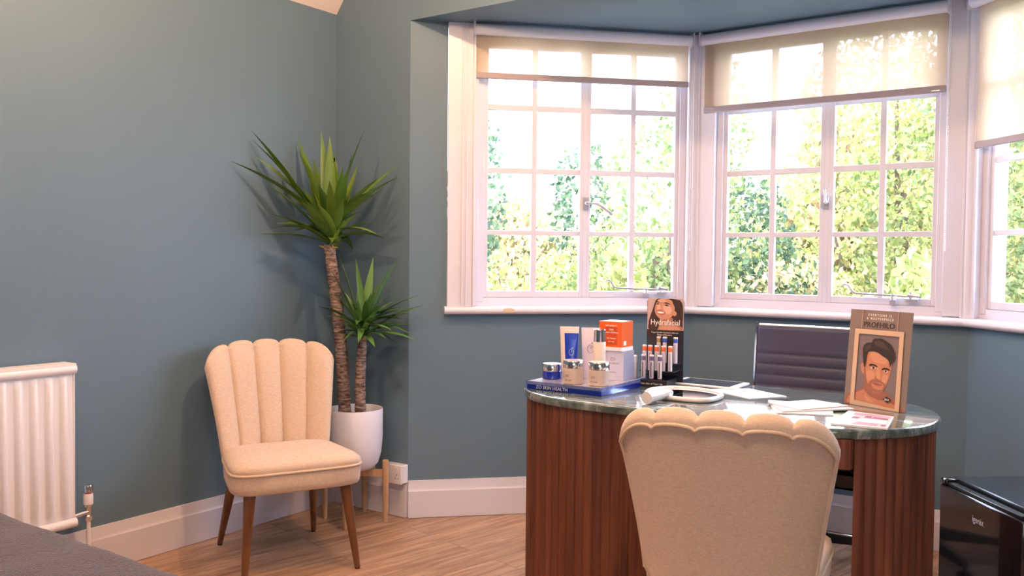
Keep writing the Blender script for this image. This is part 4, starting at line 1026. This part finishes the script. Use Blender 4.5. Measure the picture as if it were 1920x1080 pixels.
# ---------------------------------------------------------------- garden outside
M['bark2'] = mat('tree_bark', (.12, .08, .06), .9, bump=.6, bscale=20, var=.3)
leafs = {'lime': leafmat('lime_leaf', (.19, .23, .055), (.50, .45, .17), .4), 'green': leafmat('green_leaf', (.10, .15, .05), (.34, .35, .13), .4),
         'autumn': leafmat('autumn_leaf', (.24, .25, .09), (.56, .36, .22), .4), 'dark': leafmat('dark_leaf', (.035, .07, .045), (.15, .21, .10), .4)}
def tree(name, ang, dist, blobs, kind, label, cat, n, size, gz=-3.0, seed=1, trunk_r=.12, group='trees in the garden'):
    """ang: degrees clockwise from +Y; blobs: (dx across, dy away, z, rx, rz)"""
    rnd = random.Random(seed); a = math.radians(ang)
    d = Vector((math.sin(a), math.cos(a), 0)); s = Vector((math.cos(a), -math.sin(a), 0)); base = d * dist
    T_ = thing(name, (base.x, base.y, gz), 0, label, cat, group)
    mb = MB(); vol = [b_[3] * b_[3] * b_[4] for b_ in blobs]; tot = sum(v ** .67 for v in vol)
    for (bx, by, bz, brx, brz), v in zip(blobs, vol):
        for k in range(int(n * v ** .67 / tot)):
            while True:
                q_ = Vector((rnd.uniform(-1, 1), rnd.uniform(-1, 1), rnd.uniform(-1, 1)))
                if q_.length < 1: break
            q_ = q_.normalized() * (q_.length ** .45)
            q_ *= 1 + .18 * noise.noise(q_ * 3 + Vector((bx, bz, 0)))
            p_ = s * (bx + q_.x * brx) + d * (by + q_.y * brx) + Vector((0, 0, bz - gz + q_.z * brz))
            u = Vector((rnd.gauss(0, 1), rnd.gauss(0, 1), rnd.gauss(0, .6))).normalized(); v2 = u.orthogonal(); v2.rotate(Matrix.Rotation(rnd.uniform(0, 6.28), 3, u)); v2.normalize()
            L_ = size * rnd.uniform(.6, 1.3); w2 = L_ * .32
            sd = u.cross(v2) * w2; mid = p_ + v2 * L_ * .5
            mb.add([p_, mid + sd + u * w2 * .3, p_ + v2 * L_, mid - sd + u * w2 * .3], [(0, 1, 2, 3)])
    mb.build('foliage', leafs[kind], T_, smooth=0, fix=False)
    tr = MB(); top = max(b_[2] for b_ in blobs) - gz
    tr.tube([(0, 0, 0), (.03, .02, top * .4), (-.02, .0, top * .8)], [trunk_r, trunk_r * .7, trunk_r * .25], 10)
    for b_ in blobs:
        e_ = s * b_[0] + d * b_[1] + Vector((0, 0, b_[2] - gz)); z_ = e_.z * .55
        tr.tube([(0, 0, z_ * .8), tuple(e_ * .55 + Vector((0, 0, z_ * .4))), tuple(e_)], [trunk_r * .45, trunk_r * .3, trunk_r * .1], 6)
    tr.build('trunk', M['bark2'], T_)
    return T_
OUT = []
def blobrow(x0, x1, n, z, rx, rz, seed, dz=.15):
    rnd = random.Random(seed)
    return [(x0 + (x1 - x0) * i / max(1, n - 1) + rnd.uniform(-.1, .1), rnd.uniform(-.3, .3), z + rnd.uniform(-dz, dz), rx, rz) for i in range(n)]
# bearings: window 1 spans about -37..-24.5 deg, window 2 about -21..-8, window 3 from -5
tree('garden_tree', -35.5, 9.5, [(-.9, 0, .6, 1.0, 1.1), (.3, 0, .9, .9, 1.0), (-.4, .2, -.6, 1.2, .9), (.7, .1, -.5, 1.1, .8)], 'autumn', 'sparse autumn tinted tree seen through the left panes of the first window', 'tree', 14000, .065, seed=2)
tree('garden_tree', -33.5, 8.6, [(-.5, 0, 1.85, .22, .75), (.45, 0, 1.75, .28, .6), (-.95, 0, 1.7, .2, .45)], 'dark', 'thin leafy shoots against the sky beside the left panes of the first window', 'shrub', 1500, .075, seed=7, trunk_r=.03)
tree('garden_tree', -30.5, 8.2, [(-.5, 0, .4, .9, .9), (.4, .1, .7, .8, .9), (.0, 0, -.5, 1.1, .9)], 'lime', 'lime green bushy tree behind the middle of the first window', 'tree', 14000, .06, seed=3)
tree('garden_tree', -25.6, 7.6, [(.1, 0, 1.5, .62, 1.0), (-.35, 0, .7, .6, .8), (.2, 0, .3, .9, .9), (0, 0, -.6, 1.0, .8), (.35, 0, 2.35, .4, .6)], 'green', 'tall green tree behind the right panes of the first window', 'tree', 15000, .058, seed=4)
tree('garden_tree', -20.3, 8.0, [(.0, 0, 1.2, .45, .75), (.2, 0, .5, .7, .8), (-.2, 0, -.3, .9, .8)], 'dark', 'dark green tree at the left side of the middle window', 'tree', 10000, .06, seed=5)
tree('garden_tree', -17.0, 7.4, [(.0, 0, .4, .75, .85), (.3, 0, -.3, .9, .8), (-.5, .1, -.3, .8, .8)], 'autumn', 'orange tinted shrub low in the left half of the middle window', 'tree', 11000, .055, seed=6)
tree('garden_tree', -11.2, 8.8, [(-.6, 0, 1.5, .9, .8), (.5, 0, 1.9, 1.1, 1.1), (-.1, 0, 2.9, .7, .6), (.9, .1, 3.1, .9, .7), (-.5, 0, .3, 1.2, .9), (.7, 0, .2, 1.2, 1.0), (0, 0, -.8, 1.4, .9)], 'lime', 'large yellow green tree filling the right half of the middle window', 'tree', 26000, .065, seed=8)
tree('garden_tree', -2.8, 8.4, [(-.7, 0, 1.6, 1.0, 1.1), (.5, 0, 1.5, 1.2, 1.2), (-.2, 0, .0, 1.3, 1.1), (.9, .1, .1, 1.2, 1.1), (0, 0, 2.9, 1.0, .7)], 'green', 'green tree outside the window at the right edge', 'tree', 19000, .065, seed=9)
hd = thing('garden_hedge', (0, 0, -3.0), 0, 'long leafy hedge running along the garden below the windows', 'hedge')
mb = MB(); rnd = random.Random(12)
for k in range(34000):
    a = math.radians(rnd.uniform(-46, 8)); r_ = 5.4 + rnd.random() ** 2 * .7; z_ = rnd.uniform(-.6, 0.8 + .35 * math.sin(a * 23) + .2 * math.sin(a * 61)) + 3
    p_ = Vector((math.sin(a) * r_, math.cos(a) * r_, z_)); u = Vector((rnd.gauss(0, 1), rnd.gauss(0, 1), rnd.gauss(0, .6))).normalized(); v2 = u.orthogonal(); v2.rotate(Matrix.Rotation(rnd.uniform(0, 6.28), 3, u))
    L_ = .05 * rnd.uniform(.6, 1.3); sd = u.cross(v2) * L_ * .32
    mb.add([p_, p_ + v2 * L_ * .5 + sd, p_ + v2 * L_, p_ + v2 * L_ * .5 - sd], [(0, 1, 2, 3)])
mb.build('foliage', leafs['lime'], hd, smooth=0, fix=False)
hb = MB(); lp = []
for k in range(40):
    a = math.radians(-46 + 54 * k / 39); lp.append([(math.sin(a) * r_, math.cos(a) * r_, z_) for r_, z_ in ((5.8, 0), (5.8, 3.1), (6.1, 3.1), (6.1, 0))])
hb.loops(lp).build('hedge_core', mat('dense_hedge_core', (.16, .22, .06), .9, bump=1, bscale=30, var=.5, scale=14), hd)
far = thing('tree_line', (0, 0, -3.0), 0, 'pale distant line of trees behind the garden trees', 'tree line')
mb = MB(); rnd = random.Random(21); core = []
def far_top(a): return 1.55 + .35 * math.sin(a * 17) + .25 * math.sin(a * 41 + 1) + (1.3 if a > -.30 else 0)
for k in range(42000):
    a = math.radians(rnd.uniform(-46, 8)); r_ = 11.6 + rnd.random() * .9; z_ = rnd.uniform(-2.6, far_top(a) + rnd.uniform(-.1, .25)) + 3
    p_ = Vector((math.sin(a) * r_, math.cos(a) * r_, z_)); u = Vector((rnd.gauss(0, 1), rnd.gauss(0, 1), rnd.gauss(0, .6))).normalized(); v2 = u.orthogonal(); v2.rotate(Matrix.Rotation(rnd.uniform(0, 6.28), 3, u))
    L_ = .11 * rnd.uniform(.6, 1.3); sd = u.cross(v2) * L_ * .35
    mb.add([p_, p_ + v2 * L_ * .5 + sd, p_ + v2 * L_, p_ + v2 * L_ * .5 - sd], [(0, 1, 2, 3)])
mb.build('foliage', leafs['autumn'], far, smooth=0, fix=False)
lp = []
for k in range(90):
    a = math.radians(-46 + 54 * k / 89); t_ = far_top(a) + 2.85; lp.append([(math.sin(a) * r_, math.cos(a) * r_, z_) for r_, z_ in ((12.3, 0), (12.3, t_), (12.6, t_), (12.6, 0))])
MB().loops(lp).build('leafy_core', mat('leafy_core', (.30, .34, .14), .9, bump=1, bscale=30, var=.5, scale=10), far)
tag(MB().box(-30, 30, 4.6, 45, -3.1, -3.0).build('lawn', mat('grass', (.12, .2, .05), .9, var=.4, scale=3), None), kind='structure')
